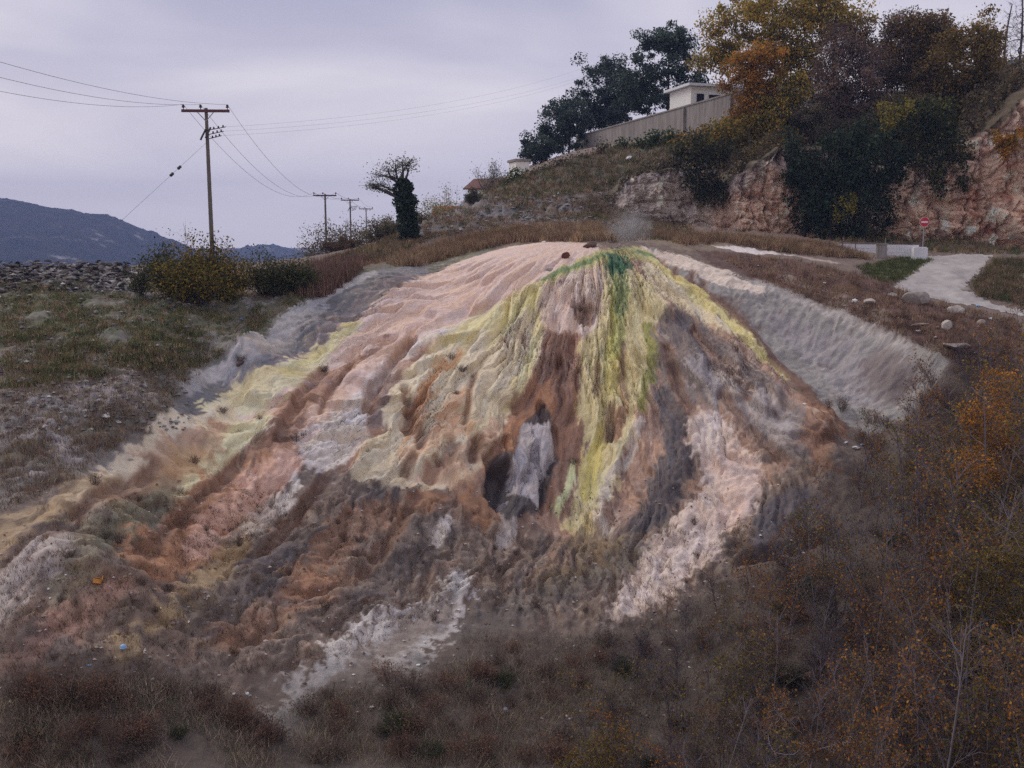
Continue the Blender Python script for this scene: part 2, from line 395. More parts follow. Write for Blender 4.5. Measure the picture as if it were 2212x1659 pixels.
# left field and slope
zone((94, 87, 76), "-60,560 330,590 560,640 720,600 560,740 420,830 380,900 160,1040 -60,1130", 0.8, 0.8, 1, style='blot')
GRN_K = sstep(-3.5, 2.0, 1.6 * pat0 + poly_sd(wpts("-60,590 150,606 330,650 520,680 600,680 480,740 330,780 150,770 -60,740")))
put(sstep(-0.25, 0.25, pat0 + 0.35 * fine) * GRN_K * 0.7, (80, 88, 56))
rk = fbm(X / 2.6, Y / 1.5, 78, 5, 0.65)
put(sstep(-0.02, 0.25, rk + 0.2 * fine) * M_left * (1 - 0.7 * GRN_K) * 0.9, (142, 137, 139)); put(sstep(0.0, 0.35, -rk + 0.3 * fine) * M_left * 0.35, (88, 78, 68))
zone((128, 124, 126), "0,860 100,850 290,835 330,860 200,900 60,940 0,960", 0.5, 1.0, 0.55, style='blot')
zone((124, 118, 116), "0,1010 120,985 300,950 200,1020 0,1090", 0.3, 0.7, 0.6, style='blot')
# hill behind
zone((112, 98, 82), "850,560 960,520 1100,500 1290,490 1480,505 1600,520 1500,545 1300,520 1100,525 960,565", 0.6, 0.8, 1, style='blot')
zone((106, 103, 105), "860,520 940,460 1080,430 1240,420 1310,440 1260,480 1080,490 940,510", 0.8, 1.2, 0.85, style='blot')
zone((98, 92, 78), "1000,425 1150,370 1300,325 1480,290 1480,330 1340,380 1220,420 1080,430", 0.8, 1.0, 0.9, style='blot')
zone((88, 88, 68), "620,600 760,590 880,560 1000,545 1080,530 1000,560 880,600 760,640 640,660", 0.6, 0.8, 0.8, style='blot')
zone((104, 92, 78), "1270,430 1450,440 1500,500 1480,520 1290,515", 0.6, 0.8, 1, style='blot')
put(sstep(-0.05, 0.3, fbm(X / 0.9, Y / 1.4, 84, 4, 0.65)) * M_crag * 0.7, (92, 82, 70))
# grey older flow on the shoulder
zone((100, 98, 99), "910,563 800,590 700,625 620,675 540,740 440,800 375,870 370,900 420,900 520,860 600,810 680,760 760,700 840,650 930,595", 0.3, 0.2)
zone((146, 143, 143), "805,590 700,640 620,690 540,755 440,820 400,850", 0.15, 0.25, 0.9, (0.2, 0.35, 0.4, 0.4, 0.3, 0.2))
zone((140, 137, 137), "700,670 640,720 560,790 470,840", 0.15, 0.5, 0.7, (0.15, 0.22, 0.28, 0.2))
zone((122, 112, 112), "880,600 800,650 700,725 600,800", 0.2, 0.4, 0.6, 0.3)
# the whole mound under its bright flows
zone((140, 112, 94), "930,595 1040,550 1230,530 1440,570 1560,690 1700,830 1780,930 1700,1030 1480,1100 1250,1180 1040,1110 850,1060 640,1030 450,1080 200,1120 330,980 480,890 700,760", 0.6, 0.5)
# lower slopes
zone((112, 97, 86), "0,1190 160,1110 330,1010 520,980 640,1010 840,1050 1040,1100 1240,1180 1100,1300 900,1320 700,1420 500,1500 0,1560", 0.6, 0.8, 0.9)
q1 = perlin(ACR / 0.75, ALO / 11.0, 79) + 0.35 * stk3; q2 = perlin(ACR / 0.5, ALO / 8.0, 80) + 0.35 * stk3
lw = np.clip(M_low * 1.0 + 0.25 * M_mound * (1 - M_low), 0, 1)
put(sstep(0.25, 0.5, q1) * M_low * 0.4, (134, 102, 78)); put(sstep(0.25, 0.5, -q1) * M_low * 0.45, (90, 83, 81)); put(sstep(0.3, 0.55, q2) * M_low * 0.35, (146, 126, 110)); put(sstep(0.3, 0.55, -q2) * M_low * 0.45, (112, 92, 78))
pat = fbm(X / 0.9, Y / 0.9, 75, 4, 0.65)
put(sstep(0.05, 0.45, pat + 0.3 * stk) * M_low * 0.4, (98, 84, 74)); put(sstep(0.1, 0.45, -pat + 0.3 * fine) * M_low * 0.3, (150, 130, 112))
put(sstep(0.12, 0.5, pat * 0.7 + stk * 0.6) * M_mound * (1 - M_low) * 0.2, (160, 132, 114)); put(sstep(0.12, 0.5, fine * 0.7 + stk2 * 0.6) * M_mound * 0.25, (206, 184, 166))
# pale rosy dome
zone((206, 180, 164), "930,595 1000,560 1100,530 1200,522 1290,530 1295,560 1240,590 1170,625 1050,690 960,735 890,800 840,840 790,930 720,1000 660,1010 620,975 650,900 700,830 640,860 560,925 470,890 600,800 720,730 820,660", 0.25, 0.35)
zone((190, 162, 146), "1150,560 1050,620 900,700 800,770 720,850", 0.4, 0.8, 0.6, (0.3, 0.6, 0.8, 0.8, 0.6))
zone((136, 106, 88), "840,740 760,790 690,840 650,890 590,960 560,1010", 0.2, 0.5, 0.95, (0.15, 0.25, 0.45, 0.6, 0.65, 0.6))
zone((140, 104, 84), "1090,650 1010,700 950,730 ", 0.2, 0.5, 0.6, (0.2, 0.4, 0.3))
zone((206, 198, 190), "1010,700 900,760 840,810 810,870 740,950 670,1000", 0.2, 0.6, 0.9, (0.2, 0.4, 0.5, 0.6, 0.8, 0.7))
zone((136, 108, 92), "970,735 890,800 845,850 805,925", 0.2, 0.3, 0.9, (0.2, 0.35, 0.45, 0.5))
zone((108, 92, 88), "860,830 830,880 800,930", 0.12, 0.3, 0.8, (0.1, 0.25, 0.2))
# yellow green hem on the left
zone((204, 194, 154), "775,712 700,765 610,830 540,870 460,900", 0.15, 0.45, 0.95, (0.15, 0.4, 0.7, 0.8, 0.6))
zone((178, 170, 116), "760,712 690,765 620,815", 0.12, 0.4, 0.8, (0.12, 0.25, 0.25))
zone((196, 184, 160), "490,900 420,950 340,985 240,1040 160,1090", 0.15, 0.5, 0.85, (0.7, 0.7, 0.5, 0.4, 0.2))
zone((188, 184, 150), "560,920 500,960 440,1010 400,1060 380,1085", 0.15, 0.5, 0.95, (0.4, 0.55, 0.45, 0.35, 0.15))
zone((136, 104, 84), "470,930 400,990 330,1040 220,1100", 0.15, 0.5, 0.7, (0.3, 0.5, 0.5, 0.3))
zone((150, 122, 84), "430,1000 340,1070 240,1130", 0.2, 0.6, 0.6, (0.3, 0.5, 0.4))
# yellow fan
zone((212, 197, 164), "1172,620 1130,640 1020,690 955,735 915,785 855,840 828,900 838,945 790,975 755,1045 850,1060 950,1065 1060,1000 1112,905 1156,830 1168,720", 0.2, 0.3)
zone((178, 168, 112), "1172,618 1120,645 1020,700 960,745 1000,750 1080,710 1150,670", 0.3, 0.6, 0.8)
zone((212, 196, 166), "1110,720 1050,790 980,870 900,960 840,1010", 0.25, 0.8, 0.7, (0.4, 0.7, 0.6, 0.5, 0.4))
zone((180, 136, 92), "990,770 920,850 890,900 882,940", 0.15, 0.4, 0.85, (0.12, 0.25, 0.28, 0.15))
zone((176, 128, 84), "1010,850 970,900 940,935", 0.15, 0.5, 0.75, (0.15, 0.3, 0.15))
zone((140, 98, 66), "930,850 905,900 895,950", 0.1, 0.3, 0.8, (0.1, 0.3, 0.15))
zone((190, 150, 112), "1000,930 930,960 870,1000", 0.2, 0.6, 0.8, (0.3, 0.5, 0.3))
zone((150, 116, 96), "1080,930 1020,985 960,1030 900,1040", 0.2, 0.6, 0.7, (0.2, 0.5, 0.5, 0.3))
zone((156, 150, 88), "1150,650 1090,720 1050,760", 0.2, 0.6, 0.6, (0.3, 0.3, 0.1))
zone((176, 168, 112), "1165,640 1160,740 1130,830 1105,890", 0.15, 0.4, 0.7, 0.22)
# pale crown between the fan and the stream
zone((222, 198, 180), "1178,612 1295,565 1320,610 1305,690 1260,760 1200,730 1168,705", 0.18, 0.3)
zone((176, 146, 132), "1230,650 1210,700 1240,740", 0.2, 0.5, 0.5, 0.3)
zone((128, 98, 76), "1232,664 1258,660 1284,676 1278,702 1260,708 1242,690", 0.12, 0.16, 0.9)
zone((130, 98, 78), "1185,735 1240,722 1262,760 1252,860 1262,960 1240,1050 1205,1110 1110,1105 1040,1085 1060,1000 1100,905 1150,830", 0.2, 0.3)
zone((148, 104, 66), "1180,860 1130,960 1060,1030", 0.3, 0.7, 0.7, 0.6)
zone((108, 80, 66), "1210,760 1220,880 1225,1000", 0.3, 0.6, 0.7, 0.4)
# green stream
zone((202, 188, 138), "1305,590 1360,590 1415,640 1445,690 1412,705 1422,790 1400,860 1372,885 1362,955 1335,1065 1305,1135 1285,1165 1218,1145 1245,1065 1268,965 1250,905 1258,805 1248,765 1300,700", 0.18, 0.4)
zone((172, 160, 88), "1345,700 1320,800 1300,880", 0.25, 0.6, 0.9, (0.4, 0.7, 0.4))
zone((168, 158, 84), "1300,930 1285,1000 1270,1080", 0.2, 0.5, 0.9, (0.3, 0.5, 0.35))
zone((204, 192, 140), "1380,640 1360,720 1350,800", 0.2, 0.6, 0.75, 0.3)
zone((204, 194, 150), "1300,760 1290,850 1330,960 1340,1020", 0.2, 0.5, 0.7, 0.2)
zone((120, 118, 44), "1400,715 1412,770 1405,830", 0.12, 0.3, 0.9, 0.3)
zone((124, 122, 48), "1392,850 1388,890", 0.12, 0.3, 0.8, 0.22)
zone((150, 150, 78), "1330,640 1335,720 1325,780", 0.2, 0.4, 0.8, 0.3)
zone((112, 126, 72), "1325,575 1340,640 1345,690", 0.2, 0.4, 0.85, (0.5, 0.45, 0.25))
zone((128, 92, 64), "1345,900 1335,950", 0.08, 0.2, 0.9, 0.2)
zone((172, 160, 146), "1385,920 1365,980 1320,1050 1300,1130 1310,1160", 0.15, 0.3, 0.85, (0.2, 0.2, 0.25, 0.3, 0.3))
zone((186, 190, 140), "1232,1020 1222,1070 1200,1110", 0.1, 0.25, 0.85, 0.16)
zone((150, 146, 88), "1172,622 1240,582 1300,556 1360,548 1430,566", 0.15, 0.35, 0.95, (0.2, 0.35, 0.7, 0.9, 0.5))
zone((92, 118, 70), "1180,612 1240,580 1310,553", 0.1, 0.2, 0.85, 0.16)
zone((40, 88, 58), "1312,552 1345,560 1362,590 1340,608 1318,590", 0.15, 0.3, 0.95)
zone((58, 100, 64), "1380,548 1425,562", 0.1, 0.2, 0.7, 0.2)
# right hand flows
zone((204, 192, 160), "1400,590 1460,640 1530,690 1580,730", 0.2, 0.5, 0.85, (0.4, 0.7, 0.5, 0.3))
zone((184, 172, 110), "1420,572 1470,612 1530,655 1575,695 1625,755 1695,815", 0.15, 0.35, 0.95, (0.35, 0.5, 0.5, 0.5, 0.45, 0.2))
zone((104, 94, 90), "1425,690 1500,690 1570,750 1680,840 1760,910 1800,960 1720,1030 1660,1000 1600,900 1500,880 1425,870", 0.4, 0.8, 0.9)
zone((82, 76, 80), "1470,690 1500,730 1520,780", 0.25, 0.5, 0.8, 0.35)
zone((150, 142, 140), "1500,800 1590,880 1680,950", 0.25, 0.8, 0.6, (0.3, 0.6, 0.5))
zone((146, 138, 138), "1560,800 1640,880 1740,960", 0.25, 0.8, 0.5, (0.2, 0.4, 0.3))
zone((74, 70, 74), "1430,870 1475,930 1470,1000 1430,1090 1380,1150", 0.3, 0.6, 0.9, (0.5, 0.7, 0.9, 0.8, 0.4))
zone((122, 84, 54), "1740,850 1790,910 1760,960 1780,1010", 0.3, 0.8, 0.7, (0.3, 0.7, 0.6, 0.3))
zone((176, 160, 151), "1500,900 1550,890 1590,950 1650,1010 1630,1100 1550,1165 1560,1200 1480,1260 1430,1315 1310,1360 1350,1285 1390,1215 1460,1150 1520,1050 1492,960", 0.25, 1.1, 0.92, style='blot')
put(sstep(0.1, 0.4, pat0 + 0.5 * fine) * sstep(-0.5, 0.3, poly_sd(wpts('1490,900 1560,885 1600,950 1665,1010 1650,1110 1560,1170 1600,1200 1500,1270 1440,1325 1310,1360 1350,1280 1380,1210 1450,1150 1500,1050 1480,960'))) * 0.55, (140, 118, 104))
zone((180, 156, 144), "1560,1000 1620,1040 1580,1120", 0.4, 0.8, 0.6, 0.7, style='blot')
zone((196, 186, 182), "1530,940 1545,980", 0.3, 0.4, 0.6, 0.5)
zone((196, 182, 174), "1500,1190 1420,1260 1350,1330", 0.3, 0.6, 0.7, (0.3, 0.6, 0.3), style='blot')
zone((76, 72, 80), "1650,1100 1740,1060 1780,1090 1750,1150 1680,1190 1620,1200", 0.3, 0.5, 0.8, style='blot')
# striped ridge face and its rim
zone((126, 122, 118), "1400,528 1440,545 1540,580 1640,608 1760,656 1880,700 1960,730 2055,778 2020,840 1960,900 1880,930 1800,890 1740,830 1690,780 1620,710 1560,655 1480,605 1420,560", 0.15, 0.3)
zone((206, 190, 174), "1400,535 1470,560 1560,595 1640,625", 0.2, 0.4, 0.85, (0.35, 0.6, 0.7, 0.4))
zone((132, 126, 128), "1690,700 1800,760 1860,850", 0.5, 0.9, 0.6, (0.6, 1.0, 0.8))
zone((104, 88, 82), "1560,650 1620,700", 0.2, 0.6, 0.7, 0.6)
zone((104, 90, 88), "1890,790 1940,830", 0.3, 0.6, 0.7, 0.7)
zone((150, 144, 140), "1640,608 1760,656 1880,702 1960,735", 0.15, 0.3, 0.8, 0.3)
zone((104, 78, 62), "1490,605 1560,652 1625,725 1700,800 1770,870", 0.15, 0.3, 0.85, (0.25, 0.35, 0.4, 0.4, 0.4))
# behind the ridge
zone((88, 68, 60), "1500,540 1600,545 1720,562 1900,600 1980,650 2080,680 2190,690 2212,820 2060,760 1960,725 1880,692 1760,645 1640,600 1540,570", 0.4, 0.8, 0.95, style='blot')
zone((140, 128, 118), "1700,600 1800,640 1900,690", 0.3, 0.8, 0.5, 0.5, style='blot')
zone((182, 174, 170), "1540,528 1600,532 1720,550 1600,545", 0.2, 0.3, 0.9, style='blot')
zone((156, 142, 132), "1720,552 1800,566", 0.2, 0.3, 0.7, 0.3, style='blot')
zone((92, 98, 62), "1880,580 1990,545 2020,560 1960,600 1900,600", 0.4, 0.8, 0.8, style='blot')
zone((100, 92, 72), "2130,560 2212,560 2212,640 2140,620", 0.6, 0.8, 0.7, style='blot')
# coloured bands of the lower slopes
zone((142, 120, 88), "-40,1190 120,1110 260,1050", 0.3, 0.7, 0.75, (0.7, 0.6, 0.35))
zone((126, 120, 98), "360,1060 260,1150 120,1280", 0.3, 0.8, 0.6, (0.3, 0.6, 0.5))
zone((100, 100, 84), "330,1090 270,1140 220,1190", 0.3, 0.6, 0.7, (0.3, 0.5, 0.3), style='blot')
zone((154, 144, 138), "130,1195 80,1240 0,1320", 0.3, 0.6, 0.85, (0.3, 0.7, 0.7))
zone((150, 110, 78), "620,1000 560,1050 480,1100 400,1170 300,1240", 0.3, 0.7, 0.95, (0.6, 0.8, 0.9, 0.9, 0.6))
zone((192, 154, 132), "625,1005 560,1055 480,1130 400,1200", 0.25, 0.5, 0.95, (0.5, 0.6, 0.5, 0.35))
zone((150, 116, 100), "250,1290 150,1365 40,1440", 0.3, 0.7, 0.7, (0.2, 0.4, 0.3))
zone((150, 128, 90), "540,1150 440,1270 400,1320 260,1430", 0.3, 0.7, 0.75, (0.2, 0.35, 0.35, 0.2))
zone((84, 80, 82), "830,1080 720,1170 600,1250 430,1350", 0.3, 0.8, 0.6, (0.6, 0.8, 0.9, 0.6))
zone((142, 106, 78), "840,1110 740,1150 680,1230 640,1280", 0.3, 0.9, 0.65, (0.5, 0.7, 0.5, 0.4))
zone((142, 100, 64), "1050,1110 980,1110 900,1090", 0.3, 0.6, 0.75, 0.6)
zone((142, 102, 72), "740,1260 640,1310 500,1400", 0.3, 0.9, 0.5, 0.5)
zone((82, 76, 76), "980,1120 900,1200 780,1310", 0.3, 0.8, 0.6, (0.6, 0.9, 0.6))
zone((184, 176, 168), "640,1050 610,1110", 0.15, 0.4, 0.9, (0.2, 0.3))
zone((168, 156, 144), "590,1090 540,1160", 0.2, 0.5, 0.7, (0.3, 0.3))
zone((176, 168, 160), "960,1130 940,1180", 0.12, 0.3, 0.8, 0.2)
zone((160, 152, 148), "1100,1090 1080,1190", 0.12, 0.25, 0.8, (0.5, 0.15))
zone((120, 102, 74), "1260,1180 1340,1220 1200,1270", 0.3, 0.8, 0.7, 0.7)
zone((92, 88, 84), "1370,1210 1200,1290 1000,1370", 0.3, 0.8, 0.6, 0.6)
# pale scree near the foot
zone((182, 178, 174), "995,1265 1025,1300 920,1440 780,1500 640,1590 540,1580 640,1480 690,1420 800,1350 900,1310", 0.2, 1.5, 0.72, style='blot')
zone((120, 104, 92), "960,1310 880,1375 800,1440 720,1490", 0.3, 1.4, 0.75, 0.45, style='blot')
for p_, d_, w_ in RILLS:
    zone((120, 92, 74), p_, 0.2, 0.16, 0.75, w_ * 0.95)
# dark streaks down the ridge face
put(sstep(0.12, 0.55, stk3 + 0.4 * stk) * M_face * 0.8, (104, 97, 95)); put(sstep(0.2, 0.6, -stk3 + 0.4 * stk2) * M_face * 0.4, (176, 169, 164)); put(sstep(0.25, 0.55, pat0) * M_face * 0.6, (100, 84, 78))
# grey plate bared by a slip; shade of the hollows beside it put into the colour
zone((64, 60, 62), "1060,1005 1110,985 1130,930 1170,880 1195,930 1195,1000 1165,1110 1090,1130 1045,1085", 0.12, 0.2, 0.9)
zone((152, 146, 148), "1130,930 1188,925 1194,985 1165,1045 1162,1108 1102,1068 1104,1000", 0.08, 0.12, 0.97)
# dry soil of the gully under the thicket
GUL = wpts("0,1460 200,1480 420,1480 560,1540 700,1470 1000,1400 1300,1370 1440,1340 1620,1240 1760,1180 1840,1000 1960,930 2212,800 2212,1659 0,1659")
put(sstep(-1.5, 1.0, poly_sd(GUL) + blot * 1.5) * 0.85, (78, 70, 63))
# each lobe of sinter was laid down by its own trickle and differs a little
lobe_k = (M_mound * (1 - 0.4 * M_low))[:, None]
C *= 1 + lobe_k * (0.16 * (cidA[:, None] - 0.5) + 0.20 * (w2[2][:, None] - 0.5) + 0.12 * (w3[2][:, None] - 0.5))
C *= 1 + lobe_k * (w2[2][:, None] - 0.5) * np.array([0.10, 0.0, -0.22])
# mottling of the bare soil and stone, the same everywhere
C *= (1 + 0.10 * stk[:, None] * np.maximum(M_mound, M_face)[:, None] + 0.14 * blot[:, None] + 0.12 * fine[:, None])
grey = C @ np.array([0.3, 0.55, 0.15]); C[:] = grey[:, None] + (C - grey[:, None]) * 0.84
C *= 1 + 0.12 * stk3[:, None] * np.maximum(M_mound, M_face)[:, None]
C[:] = np.maximum(C, 0.002) ** 1.1 * np.array([1.01, 1.0, 0.97])
ALBEDO = C * ALB; ALBEDO *= np.minimum(1, 0.76 / ALBEDO.max(1))[:, None]; ALBEDO = np.clip(ALBEDO, 0.008, 0.8)
# ------------------------------------------------------------------ the ground sheet
def node_mat(name):
    m = bpy.data.materials.new(name); m.use_nodes = True
    nt = m.node_tree
    return m, nt, nt.nodes['Principled BSDF']
def grid_mesh(name, P, nx, ny, flip=False):
    me = bpy.data.meshes.new(name)
    me.vertices.add(nx * ny); me.vertices.foreach_set('co', np.ascontiguousarray(P, np.float32).ravel())
    i = (np.arange(ny - 1)[:, None] * nx + np.arange(nx - 1)[None]).ravel()
    q = np.stack([i, i + 1, i + nx + 1, i + nx], 1) if not flip else np.stack([i, i + nx, i + nx + 1, i + 1], 1)
    n = len(q)
    me.loops.add(n * 4); me.loops.foreach_set('vertex_index', q.astype(np.int32).ravel())
    me.polygons.add(n); me.polygons.foreach_set('loop_start', np.arange(0, n * 4, 4, dtype=np.int32))
    me.polygons.foreach_set('use_smooth', np.ones(n, bool))
    me.update(calc_edges=True)
    return me
def tagged(o, label=None, cat=None, group=None, kind=None):
    if label: o['label'] = label
    if cat: o['category'] = cat
    if group: o['group'] = group
    if kind: o['kind'] = kind
    return o
VX = X + NXv / nl * D; VY = Y + NYv / nl * D; VZ = Z0 + D / nl
me = grid_mesh('terrain', np.stack([VX, VY, VZ], 1), NX, NY)
a = me.attributes.new('mineral', 'FLOAT_COLOR', 'POINT')
a.data.foreach_set('color', np.concatenate([ALBEDO, np.ones((len(X), 1))], 1).astype(np.float32).ravel())
a = me.attributes.new('flow', 'FLOAT_VECTOR', 'POINT')
a.data.foreach_set('vector', np.stack([ACR, ALO, np.maximum(M_mound * (1 - 0.6 * M_low) * (1 - 0.6 * M_sh) * (0.35 + 0.65 * np.clip(AMP, 0, 1)), 0.12 * M_face)], 1).astype(np.float32).ravel())
terrain = bpy.data.objects.new('terrain', me); COL.objects.link(terrain)
tagged(terrain, 'spring mound streaked ochre, rose and green with its brown slopes', kind='structure')

m, nt, bs = node_mat('spring_deposit_and_soil')
def nn(nt, kind, **kw):
    n = nt.nodes.new(kind)
    for k, v in kw.items():
        setattr(n, k, v)
    return n
at_c = nn(nt, 'ShaderNodeAttribute', attribute_name='mineral')
at_f = nn(nt, 'ShaderNodeAttribute', attribute_name='flow')
geo = nn(nt, 'ShaderNodeNewGeometry')
sx = nn(nt, 'ShaderNodeSeparateXYZ'); nt.links.new(at_f.outputs['Vector'], sx.inputs[0])
cb = nn(nt, 'ShaderNodeCombineXYZ'); nt.links.new(sx.outputs[0], cb.inputs[0]); nt.links.new(sx.outputs[1], cb.inputs[1])
mpf = nn(nt, 'ShaderNodeMapping'); mpf.inputs['Scale'].default_value = (6.0, 3.8, 1)
nt.links.new(cb.outputs[0], mpf.inputs['Vector'])
nf = nn(nt, 'ShaderNodeTexNoise'); nf.inputs['Scale'].default_value = 1.0; nf.inputs['Detail'].default_value = 5; nf.inputs['Roughness'].default_value = 0.5
nt.links.new(mpf.outputs[0], nf.inputs['Vector'])
ng = nn(nt, 'ShaderNodeTexNoise'); ng.inputs['Scale'].default_value = 5.0; ng.inputs['Detail'].default_value = 7; ng.inputs['Roughness'].default_value = 0.72
nt.links.new(geo.outputs['Position'], ng.inputs['Vector'])
mixn = nn(nt, 'ShaderNodeMix', data_type='FLOAT')
nt.links.new(sx.outputs[2], mixn.inputs[0]); nt.links.new(ng.outputs['Fac'], mixn.inputs[2]); nt.links.new(nf.outputs['Fac'], mixn.inputs[3])
ramp = nn(nt, 'ShaderNodeMapRange'); ramp.inputs['From Min'].default_value = 0.28; ramp.inputs['From Max'].default_value = 0.72
ramp.inputs['To Min'].default_value = 0.74; ramp.inputs['To Max'].default_value = 1.24
nh = nn(nt, 'ShaderNodeTexNoise'); nh.inputs['Scale'].default_value = 16.0; nh.inputs['Detail'].default_value = 4; nh.inputs['Roughness'].default_value = 0.7
nt.links.new(geo.outputs['Position'], nh.inputs['Vector'])
mixh = nn(nt, 'ShaderNodeMix', data_type='FLOAT'); mixh.inputs[0].default_value = 0.22
nt.links.new(mixn.outputs[0], mixh.inputs[2]); nt.links.new(nh.outputs['Fac'], mixh.inputs[3])
nt.links.new(mixh.outputs[0], ramp.inputs[0])
mul = nn(nt, 'ShaderNodeVectorMath', operation='SCALE')
nt.links.new(at_c.outputs['Color'], mul.inputs[0]); nt.links.new(ramp.outputs[0], mul.inputs['Scale'])
def flow_noise(sx_, sy_, off, det=3):
    mp_ = nn(nt, 'ShaderNodeMapping'); mp_.inputs['Scale'].default_value = (sx_, sy_, 1); mp_.inputs['Location'].default_value = (off, off * 1.7, off)
    nt.links.new(cb.outputs[0], mp_.inputs['Vector'])
    n_ = nn(nt, 'ShaderNodeTexNoise'); n_.inputs['Scale'].default_value = 1.0; n_.inputs['Detail'].default_value = det; n_.inputs['Roughness'].default_value = 0.6; n_.inputs['Distortion'].default_value = 0.35
    nt.links.new(mp_.outputs[0], n_.inputs['Vector'])
    return n_.outputs['Fac']
def line_of(sock, lo, hi, k):            # thin line where a noise crosses its middle value
    s1 = nn(nt, 'ShaderNodeMath', operation='SUBTRACT'); s1.inputs[1].default_value = 0.5; nt.links.new(sock, s1.inputs[0])
    s2 = nn(nt, 'ShaderNodeMath', operation='ABSOLUTE'); nt.links.new(s1.outputs[0], s2.inputs[0])
    s3 = nn(nt, 'ShaderNodeMapRange', interpolation_type='SMOOTHSTEP'); s3.inputs['From Min'].default_value = lo; s3.inputs['From Max'].default_value = hi
    s3.inputs['To Min'].default_value = k; s3.inputs['To Max'].default_value = 0.0
    nt.links.new(s2.outputs[0], s3.inputs[0])
    return s3.outputs[0], s2.outputs[0]
def times(a_, b_):
    t_ = nn(nt, 'ShaderNodeMath', operation='MULTIPLY'); nt.links.new(a_, t_.inputs[0]); nt.links.new(b_, t_.inputs[1])
    return t_.outputs[0]
col = mul.outputs[0]
# runoff streaks: thin rust, grey and chalk lines that follow the old trickles
for sx_, sy_, off, lo, hi, k_, tone in ((0.9, 0.2, 3.1, 0.004, 0.03, 0.45, (128, 94, 72)), (1.2, 0.3, 12.3, 0.004, 0.03, 0.4, (232, 216, 198))):
    ln_, _r = line_of(flow_noise(sx_, sy_, off, 1.5), lo, hi, k_)
    gt_ = nn(nt, 'ShaderNodeMapRange', interpolation_type='SMOOTHSTEP'); gt_.inputs['From Min'].default_value = 0.50; gt_.inputs['From Max'].default_value = 0.62
    nt.links.new(flow_noise(0.35, 0.16, off + 50, 1.5), gt_.inputs[0]); ln_ = times(ln_, gt_.outputs[0])
    mx_ = nn(nt, 'ShaderNodeMix', data_type='RGBA'); nt.links.new(times(ln_, sx.outputs[2]), mx_.inputs[0]); nt.links.new(col, mx_.inputs[6]); mx_.inputs[7].default_value = (*lin(tone), 1)
    col = mx_.outputs[2]
nt.links.new(col, bs.inputs['Base Color'])
rg = nn(nt, 'ShaderNodeMapRange'); rg.inputs['To Min'].default_value = 0.92; rg.inputs['To Max'].default_value = 0.48; nt.links.new(sx.outputs[2], rg.inputs[0]); nt.links.new(rg.outputs[0], bs.inputs['Roughness'])
bs.inputs['Specular IOR Level'].default_value = 0.4
b1 = nn(nt, 'ShaderNodeBump'); b1.inputs['Strength'].default_value = 0.6; b1.inputs['Distance'].default_value = 0.09
nt.links.new(mixn.outputs[0], b1.inputs['Height'])
b2 = nn(nt, 'ShaderNodeBump'); b2.inputs['Strength'].default_value = 0.2; b2.inputs['Distance'].default_value = 0.10
nt.links.new(mixh.outputs[0], b2.inputs['Height']); nt.links.new(b1.outputs[0], b2.inputs['Normal'])
# crisp rills
_l, ra = line_of(flow_noise(1.3, 0.4, 31.0, 2), 0, 1, 1); _l, rb = line_of(flow_noise(3.4, 1.9, 43.0, 2), 0, 1, 1)
def sharp(s_, k_):
    q_ = nn(nt, 'ShaderNodeMapRange'); q_.inputs['From Min'].default_value = 0.0; q_.inputs['From Max'].default_value = k_
    nt.links.new(s_, q_.inputs[0]); return q_.outputs[0]
b3 = nn(nt, 'ShaderNodeBump'); b3.inputs['Distance'].default_value = 0.05; nt.links.new(sharp(ra, 0.10), b3.inputs['Height'])
b4 = nn(nt, 'ShaderNodeBump'); b4.inputs['Distance'].default_value = 0.02; nt.links.new(sharp(rb, 0.12), b4.inputs['Height'])
nt.links.new(sx.outputs[2], b3.inputs['Strength']); nt.links.new(sx.outputs[2], b4.inputs['Strength'])
nt.links.new(b2.outputs[0], b3.inputs['Normal']); nt.links.new(b3.outputs[0], b4.inputs['Normal'])
nt.links.new(b4.outputs[0], bs.inputs['Normal'])
me.materials.append(m)
bpy.context.view_layer.update()
# a look-up of the finished ground: which lattice point each sight line meets first
BX0, BY0, BS, BW, BH = -80, 90, 2.0, 660, 470
_u, _v = px_of(VX, VY, VZ)
_i = np.floor((_u - BX0) / BS).astype(int); _j = np.floor((_v - BY0) / BS).astype(int)
_ok = np.where((VY > 3) & (_i >= 0) & (_i < BW) & (_j >= 0) & (_j < BH))[0]
_o = _ok[np.argsort(-VY[_ok])]           # far first, near ones overwrite
LOOK = np.full((BH, BW), -1); LOOK[_j[_o], _i[_o]] = _o
for _ in range(2):                       # close the gaps between lattice points
    for ax, sh in ((0, 1), (0, -1), (1, 1), (1, -1)):
        nb = np.roll(LOOK, sh, ax); LOOK = np.where(LOOK < 0, nb, LOOK)
_near = LOOK[110:]
for _ in range(6):
    for ax, sh in ((0, 1), (0, -1), (1, 1), (1, -1)):
        _near = np.where(_near < 0, np.roll(_near, sh, ax), _near)
LOOK[110:] = _near
GVX, GVY, GVZ = VX.reshape(NY, NX), VY.reshape(NY, NX), VZ.reshape(NY, NX)
def drop(x, y):                          # height of the finished ground
    i = min(max(int(np.searchsorted(gx, x)), 1), NX - 1); j = min(max(int(np.searchsorted(gy, y)), 1), NY - 1)
    return float(GVZ[j - 1:j + 1, i - 1:i + 1].mean())
